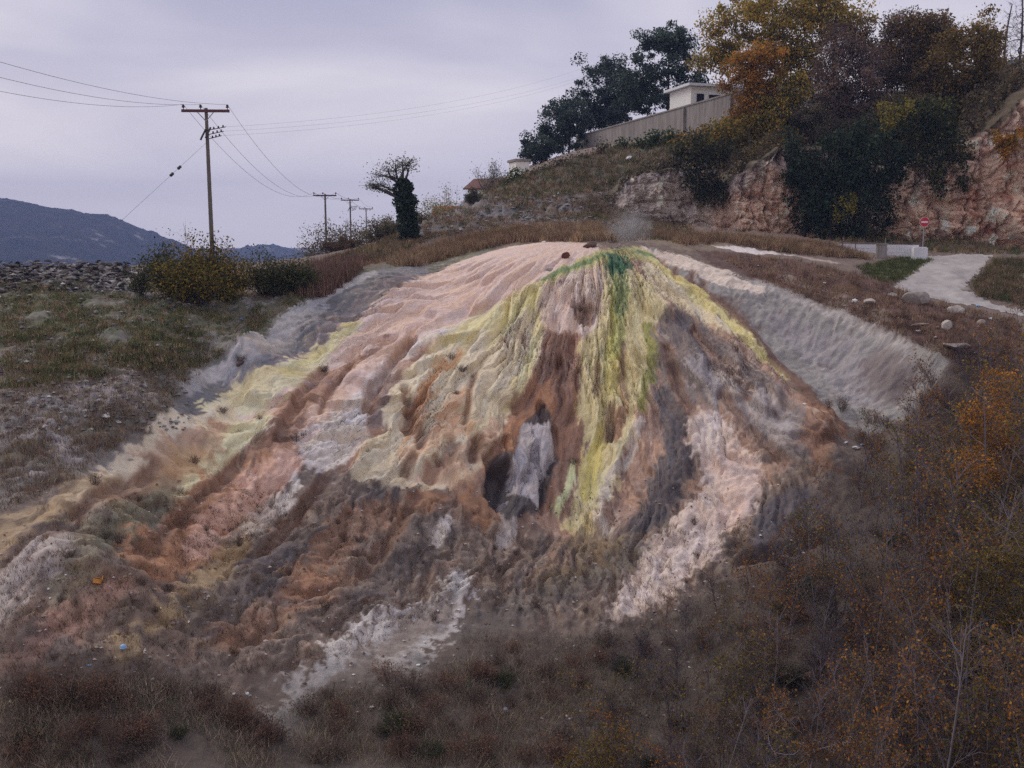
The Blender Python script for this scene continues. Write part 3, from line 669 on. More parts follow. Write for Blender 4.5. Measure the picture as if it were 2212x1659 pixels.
def gnormal(k):
    j, i = divmod(int(k), NX); i = min(max(i, 1), NX - 2); j = min(max(j, 1), NY - 2)
    du = (GVX[j, i + 1] - GVX[j, i - 1], GVY[j, i + 1] - GVY[j, i - 1], GVZ[j, i + 1] - GVZ[j, i - 1])
    dv = (GVX[j + 1, i] - GVX[j - 1, i], GVY[j + 1, i] - GVY[j - 1, i], GVZ[j + 1, i] - GVZ[j - 1, i])
    n = Vector(du).cross(Vector(dv))
    return n.normalized()
def seen(px, py):                        # the ground point on a sight line, and its normal
    i = min(max(int((px - BX0) / BS), 0), BW - 1); j = min(max(int((py - BY0) / BS), 0), BH - 1)
    k = LOOK[j, i]
    if k < 0:
        return at(px, py, 70), Vector((0, 0, 1))
    n = gnormal(k); a_, b_ = ray(px, py); d = Vector((a_, 1.0, b_)); p = Vector((VX[k], VY[k], VZ[k]))
    t = p.dot(n) / d.dot(n) if abs(d.dot(n)) > 0.05 else p.y
    if abs(t - p.y) > 0.4:
        t = p.y
    return d * t, n
def in_poly(P, x, y):
    c = False; n = len(P); j = n - 1
    for i in range(n):
        if (P[i][1] > y) != (P[j][1] > y) and x < (P[j][0] - P[i][0]) * (y - P[i][1]) / (P[j][1] - P[i][1]) + P[i][0]:
            c = not c
        j = i
    return c
# ------------------------------------------------------------------ mesh tools
rng = np.random.default_rng(7)
class MB:
    """collects quads, triangles and a tint per vertex into one mesh"""
    def __init__(s):
        s.v = []; s.f4 = []; s.f3 = []; s.t = []; s.n = 0
    def add(s, v, f, tint=None):
        v = np.asarray(v, np.float32).reshape(-1, 3); f = np.asarray(f, np.int64)
        s.v.append(v)
        (s.f4 if f.shape[1] == 4 else s.f3).append(f + s.n)
        if tint is None:
            tint = np.ones((len(v), 3), np.float32)
        tint = np.asarray(tint, np.float32)
        s.t.append(np.broadcast_to(tint, (len(v), 3)))
        s.n += len(v)
        return s
    def tube(s, pts, radii, sides=5, tint=None, cap=True):
        pts = np.asarray(pts, float); k = len(pts); radii = np.broadcast_to(np.asarray(radii, float), (k,))
        tan = np.gradient(pts, axis=0); tan /= np.linalg.norm(tan, axis=1)[:, None] + 1e-9
        ref = np.array([0.31, 0.2, 0.93]) if abs(tan[0][2]) < 0.8 else np.array([1.0, 0.1, 0.0])
        a = np.cross(tan, ref); a /= np.linalg.norm(a, axis=1)[:, None] + 1e-9
        b = np.cross(tan, a)
        ang = np.arange(sides) * 2 * math.pi / sides
        ring = pts[:, None] + radii[:, None, None] * (a[:, None] * np.cos(ang)[None, :, None] + b[:, None] * np.sin(ang)[None, :, None])
        i = np.arange(k - 1)[:, None] * sides; j = np.arange(sides)[None]; j2 = (j + 1) % sides
        f = np.stack([i + j, i + j2, i + sides + j2, i + sides + j], -1).reshape(-1, 4)
        s.add(ring.reshape(-1, 3), f, tint)
        if cap and sides > 3:
            for base, p in (((k - 1) * sides, pts[-1]), (0, pts[0])):
                r = ring.reshape(-1, 3)[base:base + sides]
                s.add(np.vstack([r, p]), [[q, (q + 1) % sides, sides] for q in range(sides)], tint)
        return s
    def box(s, c, size, rot=None, tint=None):
        c = np.asarray(c, float); h = np.asarray(size, float) / 2
        v = np.array([(x, y, z) for z in (-1, 1) for y in (-1, 1) for x in (-1, 1)]) * h
        if rot is not None:
            v = v @ np.asarray(rot).T
        s.add(v + c, [[0, 2, 3, 1], [4, 5, 7, 6], [0, 1, 5, 4], [2, 6, 7, 3], [0, 4, 6, 2], [1, 3, 7, 5]], tint)
        return s
    def leaves(s, c, size, tint, up=0.35, aspect=0.55, r=None):
        """one small folded leaf (a rhombus) at each centre"""
        r = r or rng
        n = len(c); size = np.broadcast_to(np.asarray(size, float), (n,))
        d = r.normal(size=(n, 3)); d[:, 2] += up; d /= np.linalg.norm(d, axis=1)[:, None]
        q = r.normal(size=(n, 3)); q -= (q * d).sum(1)[:, None] * d; q /= np.linalg.norm(q, axis=1)[:, None]
        p = np.cross(d, q)
        L = size[:, None]
        v = np.stack([c - q * L * 0.5, c + p * L * aspect * 0.5, c + q * L * 0.5, c - p * L * aspect * 0.5], 1)
        f = (np.arange(n)[:, None] * 4 + np.arange(4)[None])
        s.add(v.reshape(-1, 3), f, np.repeat(np.asarray(tint, np.float32), 4, 0))
        return s
    def mesh(s, name, smooth=True):
        me = bpy.data.meshes.new(name)
        V = np.concatenate(s.v); me.vertices.add(len(V)); me.vertices.foreach_set('co', V.ravel())
        f4 = np.concatenate(s.f4) if s.f4 else np.zeros((0, 4), int); f3 = np.concatenate(s.f3) if s.f3 else np.zeros((0, 3), int)
        loops = np.concatenate([f4.ravel(), f3.ravel()]).astype(np.int32)
        start = np.concatenate([np.arange(len(f4)) * 4, len(f4) * 4 + np.arange(len(f3)) * 3]).astype(np.int32)
        me.loops.add(len(loops)); me.loops.foreach_set('vertex_index', loops)
        me.polygons.add(len(start)); me.polygons.foreach_set('loop_start', start)
        me.polygons.foreach_set('use_smooth', np.full(len(start), smooth))
        a = me.attributes.new('tint', 'FLOAT_COLOR', 'POINT')
        T = np.concatenate(s.t); a.data.foreach_set('color', np.concatenate([T, np.ones((len(T), 1))], 1).astype(np.float32).ravel())
        me.update(calc_edges=True); me.validate()
        return me
    def obj(s, name, mat, parent=None, smooth=True):
        o = bpy.data.objects.new(name, s.mesh(name, smooth)); COL.objects.link(o)
        o.data.materials.append(mat)
        if parent is not None:
            o.parent = parent
        return o
def empty(name, loc, label=None, cat=None, group=None):
    o = bpy.data.objects.new(name, None); COL.objects.link(o); o.location = loc
    o.empty_display_size = 0.2
    return tagged(o, label, cat, group)
def copy_thing(src, loc, rz=0.0, sc=1.0, label=None, tilt=(0, 0)):
    r = src.copy(); COL.objects.link(r); r.location = loc; r.rotation_euler = (tilt[0], tilt[1], rz); r.scale = (sc, sc, sc)
    if label:
        r['label'] = label
    for ch in src.children:
        c = ch.copy(); COL.objects.link(c); c.parent = r
    return r

# ------------------------------------------------------------------ materials
def mat_plain(name, col, rough=0.8, noise=0.25, scale=6.0, bump=0.0, metal=0.0, spec=0.3, stretch=(1, 1, 1), coord='Object'):
    m, nt, bs = node_mat(name)
    tcn = nn(nt, 'ShaderNodeTexCoord'); mpn = nn(nt, 'ShaderNodeMapping'); mpn.inputs['Scale'].default_value = stretch
    nt.links.new(tcn.outputs[coord], mpn.inputs['Vector'])
    nz = nn(nt, 'ShaderNodeTexNoise'); nz.inputs['Scale'].default_value = scale; nz.inputs['Detail'].default_value = 6; nz.inputs['Roughness'].default_value = 0.65
    nt.links.new(mpn.outputs[0], nz.inputs['Vector'])
    mr = nn(nt, 'ShaderNodeMapRange'); mr.inputs['From Min'].default_value = 0.25; mr.inputs['From Max'].default_value = 0.75
    mr.inputs['To Min'].default_value = 1 - noise; mr.inputs['To Max'].default_value = 1 + noise
    nt.links.new(nz.outputs['Fac'], mr.inputs[0])
    sc = nn(nt, 'ShaderNodeVectorMath', operation='SCALE'); sc.inputs[0].default_value = tuple(lin(col))
    nt.links.new(mr.outputs[0], sc.inputs['Scale']); nt.links.new(sc.outputs[0], bs.inputs['Base Color'])
    bs.inputs['Roughness'].default_value = rough; bs.inputs['Metallic'].default_value = metal; bs.inputs['Specular IOR Level'].default_value = spec
    if bump:
        b = nn(nt, 'ShaderNodeBump'); b.inputs['Strength'].default_value = 0.7; b.inputs['Distance'].default_value = bump
        nt.links.new(nz.outputs['Fac'], b.inputs['Height']); nt.links.new(b.outputs[0], bs.inputs['Normal'])
    return m
def mat_tint(name, rough=0.75, through=0.0, vary=0.18):
    """colour comes from each leaf or stem; whole plants differ a little"""
    m, nt, bs = node_mat(name)
    at_ = nn(nt, 'ShaderNodeAttribute', attribute_name='tint'); oi = nn(nt, 'ShaderNodeObjectInfo')
    mr = nn(nt, 'ShaderNodeMapRange'); mr.inputs['To Min'].default_value = 1 - vary; mr.inputs['To Max'].default_value = 1 + vary
    nt.links.new(oi.outputs['Random'], mr.inputs[0])
    sc = nn(nt, 'ShaderNodeVectorMath', operation='SCALE'); nt.links.new(at_.outputs['Color'], sc.inputs[0]); nt.links.new(mr.outputs[0], sc.inputs['Scale'])
    nt.links.new(sc.outputs[0], bs.inputs['Base Color']); bs.inputs['Roughness'].default_value = rough; bs.inputs['Specular IOR Level'].default_value = 0.2
    if through:
        tr = nn(nt, 'ShaderNodeBsdfTranslucent'); nt.links.new(sc.outputs[0], tr.inputs['Color'])
        mx = nn(nt, 'ShaderNodeMixShader'); mx.inputs[0].default_value = through
        nt.links.new(bs.outputs[0], mx.inputs[1]); nt.links.new(tr.outputs[0], mx.inputs[2])
        nt.links.new(mx.outputs[0], nt.nodes['Material Output'].inputs['Surface'])
    return m
M_LEAF = mat_tint('leaf', 0.65, 0.4)
M_BARK = mat_tint('bark', 0.9, 0.0, 0.12)
M_GRASS = mat_tint('dry_stalk', 0.9, 0.15)

# ------------------------------------------------------------------ trees
def palette(cols, n, r, jit=0.10):
    cols = [(lin(c) * 1.45, w) for c, w in cols]
    k = r.choice(len(cols), n, p=np.array([w for _, w in cols]) / sum(w for _, w in cols))
    c = np.array([c for c, _ in cols])[k]
    return np.clip(c * (1 + r.normal(0, jit, (n, 1))) * (1 + r.normal(0, 0.05, (n, 3))), 0.004, 0.9)
def bend(p, q, r, k=0.12, n=5):
    t = np.linspace(0, 1, n)[:, None]; L = np.linalg.norm(np.subtract(q, p))
    pts = np.asarray(p) * (1 - t) + np.asarray(q) * t
    off = r.normal(0, k * L, 3); off[2] += 0.05 * L
    return pts + np.sin(t * math.pi) * off
def grow_tree(name, base, label, cat, H_, blobs, cols, bark=(70, 62, 58), leaf=0.26, per=60, nclus=70, cr=0.7, seed=1, trunk_r=0.16, trunk_to=0.8, lean=(0, 0), group=None, up=0.3, droop=0.0, aspect=0.55, twig=True, flat=0.7):
    """blobs: crown lobes as (dx, dy, dz, rx, ry, rz) from the base"""
    r = np.random.default_rng(seed)
    root = empty(name, base, label, cat, group)
    tb = MB(); bt = lin(bark)
    top = np.array([lean[0], lean[1], H_ * trunk_to])
    tk = bend((0, 0, -0.3), top, r, 0.03, 9)
    tb.tube(tk, np.linspace(trunk_r, trunk_r * 0.3, 9), 7, bt)
    vol = np.array([b[3] * b[4] * b[5] for b in blobs]) ** 0.7; vol /= vol.sum()
    cl = []
    while len(cl) < nclus:
        b = blobs[r.choice(len(blobs), p=vol)]
        d = r.normal(size=3); d /= np.linalg.norm(d)
        rad = r.uniform(0.35, 1.0) ** 0.6 * (1 + 0.22 * r.normal())
        cl.append(np.array(b[:3]) + d * rad * np.array(b[3:]))
    cl = np.array(cl)
    nodes = [p for p in tk[3:]]; radn = list(np.linspace(trunk_r, trunk_r * 0.3, 9)[3:])
    order = np.argsort(np.linalg.norm(cl - tk[-3], axis=1))
    for i in order:
        q = cl[i]; nd = np.array(nodes)
        cost = np.linalg.norm(nd - q, axis=1) + 0.6 * np.maximum(nd[:, 2] - q[2] + 0.2, 0)
        j = int(np.argmin(cost)); pr = bend(nodes[j], q, r, 0.10, 5)
        rr = max(min(radn[j] * 0.74, 0.15), 0.014)
        tb.tube(pr, np.linspace(rr, max(rr * 0.35, 0.008), 5), 4, bt, cap=False)
        for kk in (2, 3, 4):
            nodes.append(pr[kk]); radn.append(rr * (1 - 0.16 * kk))
        if twig:
            for _ in range(3):
                e_ = q + r.normal(0, cr * 0.8, 3)
                tb.tube(bend(q, e_, r, 0.1, 3), np.linspace(max(rr * 0.35, 0.010), 0.005, 3), 3, bt, cap=False)
    tb.obj('trunk', M_BARK, root)
    lb = MB(); n = nclus * per
    cc = np.repeat(cl, per, 0); tone = np.repeat(np.clip(1 + r.normal(0, 0.26, (nclus, 1)), 0.5, 1.7), per, 0)
    dd = np.clip(r.normal(size=(n, 3)), -1.7, 1.7) * np.array([1, 1, flat]) * cr * np.repeat(r.uniform(0.5, 1.2, nclus), per)[:, None]
    dd[:, 2] -= droop * np.abs(r.normal(size=n))
    if per:
        lb.leaves(cc + dd, leaf * r.uniform(0.6, 1.3, n), palette(cols, n, r) * tone, up, aspect, r)
        lb.obj('crown', M_LEAF, root)
    return root
def grow_shrub(name, base, label, cat, cols, rx, ry, hz, stems=26, leafn=900, leaf=0.12, bark=(84, 74, 66), seed=1, group=None, spread=1.0, sr=0.016, root=None, low=0.1, aspect=0.55, fork=5):
    r = np.random.default_rng(seed)
    if root is None:
        root = empty(name, base, label, cat, group)
    tb = MB(); bt = lin(bark); tips = []
    for i in range(stems):
        a = r.uniform(0, 2 * math.pi); s = math.sqrt(r.uniform(0, 1))
        hh = hz * math.sqrt(max(1 - (s * 0.9) ** 2, 0.05)) * r.uniform(0.45, 1.25)
        q = np.array([math.cos(a) * s * rx, math.sin(a) * s * ry, hh])
        b0 = np.array([math.cos(a) * s * rx * 0.25, math.sin(a) * s * ry * 0.25, -0.15])
        pr = bend(b0, q, r, 0.08, 6)
        tb.tube(pr, np.linspace(sr, sr * 0.3, 6), 4, bt * r.uniform(0.75, 1.25), cap=False)
        for _ in range(fork):
            t = r.uniform(0.3, 1.0); p0 = pr[min(int(t * 5), 5)]
            e_ = p0 + (r.normal(0, 0.22, 3) + np.array([q[0] * 0.15, q[1] * 0.15, 0.25])) * hz * 0.45 * spread
            tw = bend(p0, e_, r, 0.1, 4)
            tb.tube(tw, np.linspace(sr * 0.45, sr * 0.18, 4), 3, bt * r.uniform(0.7, 1.25), cap=False)
            tips += [tw[1], tw[2], tw[3], tw[3]]
        tips += [pr[3], pr[4], pr[5]]
    tb.obj('stem', M_BARK, root)
    if leafn:
        tips = np.array(tips); tips = tips[tips[:, 2] > low * hz]
        c = tips[r.integers(0, len(tips), leafn)] + r.normal(0, 0.05 + 0.06 * hz, (leafn, 3))
        c[:, 2] = np.maximum(c[:, 2], 0.02)
        MB().leaves(c, leaf * r.uniform(0.6, 1.3, leafn), palette(cols, leafn, r), 0.3, aspect, r).obj('foliage', M_LEAF, root)
    return root
def poly_px(pts):
    P_ = fpts(pts); x0, y0 = np.min(P_, 0); x1, y1 = np.max(P_, 0)
    def s(r):
        x, y = r.uniform(x0, x1), r.uniform(y0, y1)
        if not in_poly(P_, x, y):
            return None
        p, n_ = seen(x, y)
        return (p.x, p.y, p.z)
    return s
# ------------------------------------------------------------------ distant hills
def far_hill(name, prof, d, depth, label, seed):
    """prof: skyline as pixel columns and rows; the hill falls away in front of and behind its crest"""
    xs = np.array([ray(x, y)[0] * d for x, y in prof]); zs = np.array([ray(x, y)[1] * d for x, y in prof])
    n = 240; x = np.linspace(xs[0], xs[-1], n); z = np.interp(x, xs, zs)
    rows = 60; t = np.linspace(-1, 1, rows)
    P = np.zeros((rows, n, 3))
    for i, tt in enumerate(t):
        w = np.exp(-(tt * 1.55) ** 2) if tt < 0 else np.exp(-(tt * 1.2) ** 2)
        P[i, :, 0] = x; P[i, :, 1] = d + tt * depth; P[i, :, 2] = -46 + (z + 46) * w
    xx, yy = P[..., 0].ravel(), P[..., 1].ravel()
    k = (P[..., 2].ravel() + 46) / max(zs.max() + 46, 1)
    nz = fbm(xx / (d * 0.10), yy / (d * 0.10), seed, 4) * d * 0.012 + np.abs(fbm(xx / (d * 0.006), yy / (d * 0.006), seed + 5, 3, 0.7)) * d * 0.0045
    P[..., 2] += (nz * np.clip(k * 4, 0, 1) - d * 0.002 * np.clip(k * 4, 0, 1)).reshape(P.shape[:2])
    o = bpy.data.objects.new(name, grid_mesh(name, P.reshape(-1, 3), n, rows)); COL.objects.link(o)
    m, nt, bs = node_mat(name + '_woodland')
    geo = nn(nt, 'ShaderNodeNewGeometry')
    nz = nn(nt, 'ShaderNodeTexNoise'); nz.inputs['Scale'].default_value = 40.0 / d; nz.inputs['Detail'].default_value = 6
    nt.links.new(geo.outputs['Position'], nz.inputs['Vector'])
    cr_ = nn(nt, 'ShaderNodeValToRGB'); el = cr_.color_ramp.elements
    el[0].position = 0.3; el[0].color = (*lin((40, 44, 40)), 1); el[1].position = 0.62; el[1].color = (*lin((66, 60, 52)), 1)
    e3 = el.new(0.74); e3.color = (*lin((150, 146, 140)), 1)
    nt.links.new(nz.outputs['Fac'], cr_.inputs[0]); nt.links.new(cr_.outputs[0], bs.inputs['Base Color'])
    bs.inputs['Roughness'].default_value = 1.0; bs.inputs['Specular IOR Level'].default_value = 0.0
    o.data.materials.append(m)
    tagged(o, label, kind='structure')
F = FK
far_hill('mountain', [(-260, 150), (-120, 170), (-40, 192), (0, 199), (28, 206), (56, 213), (70, 219), (92, 217), (116, 224), (139, 238), (155, 250), (172, 266), (200, 285)], 1250, 420, 'long wooded mountain fading blue beyond the field', 3)
far_hill('hill', [(150, 280), (200, 258), (236, 251), (259, 247), (282, 249), (306, 256), (330, 268), (370, 285)], 1900, 380, 'low far hill with pale scars between bush and poles', 9)

# ------------------------------------------------------------------ cliff of pale tufa under the hilltop
cx = np.array([ 590, 606, 625, 650, 685, 722, 740, 765, 797, 830, 870, 905, 935, 960, 985, 1003, 1030, 1060, 1110])
ct = np.array([ 214, 203, 182, 172, 170, 186, 172, 154, 150, 150, 160, 165, 158, 148, 132, 114,  90,   70,   60])
cb_ = np.array([216, 213, 213, 216, 219, 228, 231, 233, 236, 238, 239, 240, 240, 240, 241, 243, 246, 250, 256])
cd = np.array([ 81, 80, 79.0, 78.6, 78.2, 77.8, 76.6, 76.2, 77.4, 79.2, 79.4, 78.6, 77.2, 76.4, 75.6, 74.8, 74, 73, 72])
nu, nv = 660, 140
uu = np.linspace(cx[0], cx[-1], nu)
P = np.zeros((nv, nu, 3))
top = np.array([at(a_, b_, d_) for a_, b_, d_ in zip(uu, np.interp(uu, cx, ct), np.interp(uu, cx, cd))])
bot = np.array([at(a_, b_, d_) for a_, b_, d_ in zip(uu, np.interp(uu, cx, cb_), np.interp(uu, cx, cd) - 0.6)])
bot[:, 2] -= 0.8
arc = np.concatenate([[0], np.cumsum(np.hypot(np.diff(top[:, 0]), np.diff(top[:, 1])))])
lip = 14
for j in range(nv):
    if j < nv - lip:
        t = j / (nv - lip - 1)
        P[j] = bot * (1 - t) + top * t
    else:
        t = (j - (nv - lip) + 1) / lip
        P[j] = top + np.array([0.0, 6.0 * t, 0.5 * t])
S_ = np.repeat(arc[None], nv, 0); V_ = P[..., 2]
fl = np.abs(perlin(S_ / 1.6, V_ / 4.0, 81)) * 1.5 + np.abs(perlin(S_ / 0.6, V_ / 1.6, 82)) * 0.6 + np.abs(fbm(S_ / 0.35, V_ / 0.3, 83, 3, 0.6)) * 0.35
_wc = worley(S_.ravel() / 0.9 + 0.3 * fbm(S_.ravel(), V_.ravel(), 88, 2), V_.ravel() / 1.5, 89); _wd = worley(S_.ravel() / 0.35, V_.ravel() / 0.55, 90)
pock = ((1 - np.exp(-5 * (_wc[1] - _wc[0]))) * 0.14 + (1 - np.exp(-5 * (_wd[1] - _wd[0]))) * 0.14).reshape(S_.shape)
big = fbm(S_ / 5.0, V_ / 3.5, 84, 3) * 1.2
tt = np.clip((np.arange(nv) / (nv - lip - 1))[:, None], 0, 1.3)
over = np.where(tt <= 1, sstep(0.35, 0.95, tt) * 0.9 - 0.5 * sstep(0.0, 0.3, 0.3 - tt + 0.0), 0.9) * 0.6
amp = np.clip((top[:, 2] - bot[:, 2] - 0.6) / 5.0, 0.1, 1)[None]
P[..., 1] -= ((fl * 0.8 + pock - 0.7 + big + np.abs(fbm(S_ / 0.9, V_ / 1.3, 98, 5, 0.65)) * 1.1 + 0.7 * (1 - np.exp(-9 * np.abs(perlin(S_ / 2.4 + 0.3 * perlin(S_, V_, 61), V_ / 6.0, 62)))) + 0.4 * (1 - np.exp(-9 * np.abs(perlin(S_ / 1.1, V_ / 2.6, 63)))) + 0.5 * (1 - np.exp(-9 * np.abs(perlin(S_ / 6.0, V_ / 1.5 + 0.4 * perlin(S_ / 2, V_, 64), 65)))) - 1.2) * amp + over * amp) * np.where(tt > 1.02, np.clip(1.3 - tt, 0, 0.3) / 0.3, 1)
P[..., 0] += perlin(S_ / 1.1, V_ / 1.4, 86) * 0.35 * amp
P[..., 2] += perlin(S_ / 1.3, V_ / 3.0, 87) * 0.5 * amp * np.clip(tt, 0, 1)
cme = grid_mesh('cliff', P.reshape(-1, 3), nu, nv)
cliff = bpy.data.objects.new('cliff', cme); COL.objects.link(cliff)
tagged(cliff, 'weathered tufa cliff in cream, rose and rust below the trees', kind='structure')
# stone colour: cream, rose and rust streaks, grey weathering above
sv, vv, t2 = S_.ravel(), V_.ravel(), np.repeat(tt, nu, 1).ravel()
n_a = fbm(sv / 0.7, vv / 2.6, 91, 4, 0.6); n_b = fbm(sv / 2.5, vv / 2.5, 92, 4, 0.6); n_c = fbm(sv / 0.25, vv / 0.5, 93, 3, 0.6)
cc = np.empty((len(sv), 3)); cc[:] = lin((190, 160, 138))
def cput(mk, col):
    cc[:] = cc * (1 - mk[:, None]) + lin(col) * mk[:, None]
far_r = np.repeat(sstep(880, 980, uu)[None], nv, 0).ravel(); far_l = np.repeat(sstep(730, 690, uu)[None], nv, 0).ravel()
cput(sstep(-0.1, 0.5, n_a) * 0.7, (150, 112, 94)); cput(sstep(0.0, 0.5, n_b) * far_r * 0.85, (168, 112, 84))
cput(sstep(0.1, 0.5, n_a + n_b * 0.6) * far_r * 0.6, (146, 84, 58))
cput(far_l * 0.75, (150, 144, 138)); cput(sstep(0.55, 1.0, t2 + n_b * 0.5) * (0.75 - 0.45 * far_r), (136, 128, 128))
cput(sstep(0.15, 0.55, n_c + 0.3 * n_a) * 0.7, (96, 82, 76)); cput(sstep(0.25, 0.6, -n_c) * 0.5, (212, 198, 188))
cput(sstep(0.12, 0.4, fbm(sv / 0.6, vv / 2.2, 99, 4, 0.65)) * 0.75, (84, 66, 58)); cput(sstep(0.12, 0.4, fbm(sv / 0.9, vv / 1.3, 97, 4, 0.65)) * 0.8, (228, 208, 186))
cput(sstep(0.93, 1.02, t2 + 0.2 * n_b) * 0.95, (80, 72, 58))
at_m = cme.attributes.new('tint', 'FLOAT_COLOR', 'POINT')
at_m.data.foreach_set('color', np.concatenate([np.clip(cc * 1.6 * (0.9 + 0.2 * _wd[2])[:, None], 0.01, 0.82), np.ones((len(sv), 1))], 1).astype(np.float32).ravel())
m = mat_tint('tufa', 0.92, 0.0, 0.0)
nt = m.node_tree; bs = nt.nodes['Principled BSDF']
gz = nn(nt, 'ShaderNodeNewGeometry'); nz = nn(nt, 'ShaderNodeTexNoise'); nz.inputs['Scale'].default_value = 4.0; nz.inputs['Detail'].default_value = 7; nz.inputs['Roughness'].default_value = 0.7
nt.links.new(gz.outputs['Position'], nz.inputs['Vector'])
bb = nn(nt, 'ShaderNodeBump'); bb.inputs['Strength'].default_value = 0.9; bb.inputs['Distance'].default_value = 0.2
nt.links.new(nz.outputs['Fac'], bb.inputs['Height']); nt.links.new(bb.outputs[0], bs.inputs['Normal'])
cme.materials.append(m)
# ------------------------------------------------------------------ gravel path: the ground itself, lifted a little
PATH = wpts("2006,552 2146,551 2128,575 2108,596 2090,616 2084,628 2110,640 2160,654 2212,668 2260,684 2260,696 2190,676 2120,664 2060,655 1990,640 1928,618 1950,602 1980,582")
psd = poly_sd(PATH) + fbm(X / 0.6, Y / 0.6, 95, 4, 0.7) * 0.5
k = (psd.reshape(NY, NX) > 0.0)
ks = k[:-1, :-1] & k[1:, :-1] & k[:-1, 1:] & k[1:, 1:]
jj, ii = np.where(ks)
def sheet(name, jj, ii, lift, mat):
    q = np.stack([jj * NX + ii, jj * NX + ii + 1, (jj + 1) * NX + ii + 1, (jj + 1) * NX + ii], 1)
    ids, inv = np.unique(q, return_inverse=True)
    b = MB(); b.add(np.stack([VX[ids], VY[ids], VZ[ids] + lift], 1), inv.reshape(-1, 4))
    return b.obj(name, mat)
path = sheet('path', jj, ii, 0.02, mat_plain('pale_gravel', (172, 165, 159), 0.95, 0.3, 0.8, 0.05))
tagged(path, 'pale gravel path running past the no-entry sign', kind='structure')

# ------------------------------------------------------------------ retaining wall, houses
M_CONC = mat_plain('stained_concrete', (138, 131, 125), 0.9, 0.42, 0.9, 0.03, stretch=(2.5, 2.5, 0.35))
M_CREAM = mat_plain('cream_render', (238, 235, 226), 0.85, 0.06, 2.0)
M_WHITE = mat_plain('white_paint', (222, 222, 224), 0.7, 0.06, 3.0)
M_GLASS = mat_plain('dark_window_glass', (30, 32, 36), 0.15, 0.05, 2.0, spec=0.5)
M_TILE = mat_plain('red_roof_tile', (150, 84, 62), 0.85, 0.2, 4.0, 0.02)
M_DARKROOF = mat_plain('dark_roof_sheet', (66, 64, 68), 0.7, 0.12, 3.0)
M_GREY = mat_plain('grey_metal', (150, 152, 154), 0.5, 0.1, 5.0, metal=0.4)
wa = np.array([21.6, 84.0]); wb = np.array([8.2, 127.0]); wd = (wb - wa) / np.linalg.norm(wb - wa); wnrm = np.array([wd[1], -wd[0]])
wall = empty('retaining_wall', (*wa, 9.5), 'long stained concrete retaining wall below the cream building', 'wall')
Rw = np.array([[wd[0], -wd[1], 0], [wd[1], wd[0], 0], [0, 0, 1]])
L = np.linalg.norm(wb - wa); npan = 4
for i in range(npan):
    s0 = i * L / npan; s1 = (i + 1) * L / npan - 0.012
    c = wa + wd * (s0 + s1) / 2
    MB().box((c[0] - wa[0], c[1] - wa[1], 0.9), (s1 - s0, 0.35, 5.0), Rw).obj('panel', M_CONC, wall, False)
for i in (0.55, 1.35):
    c = wa + wd * (i * L / npan)
    MB().box((c[0] - wa[0] - 0.22 * wd[1], c[1] - wa[1] + 0.22 * wd[0] * 0, 0.86), (0.16, 0.5, 4.9), Rw).obj('buttress', M_CONC, wall, False)
MB().box(((wa + wb)[0] / 2 - wa[0], (wa + wb)[1] / 2 - wa[1], 3.45), (L, 0.5, 0.14), Rw).obj('coping', M_CONC, wall, False)

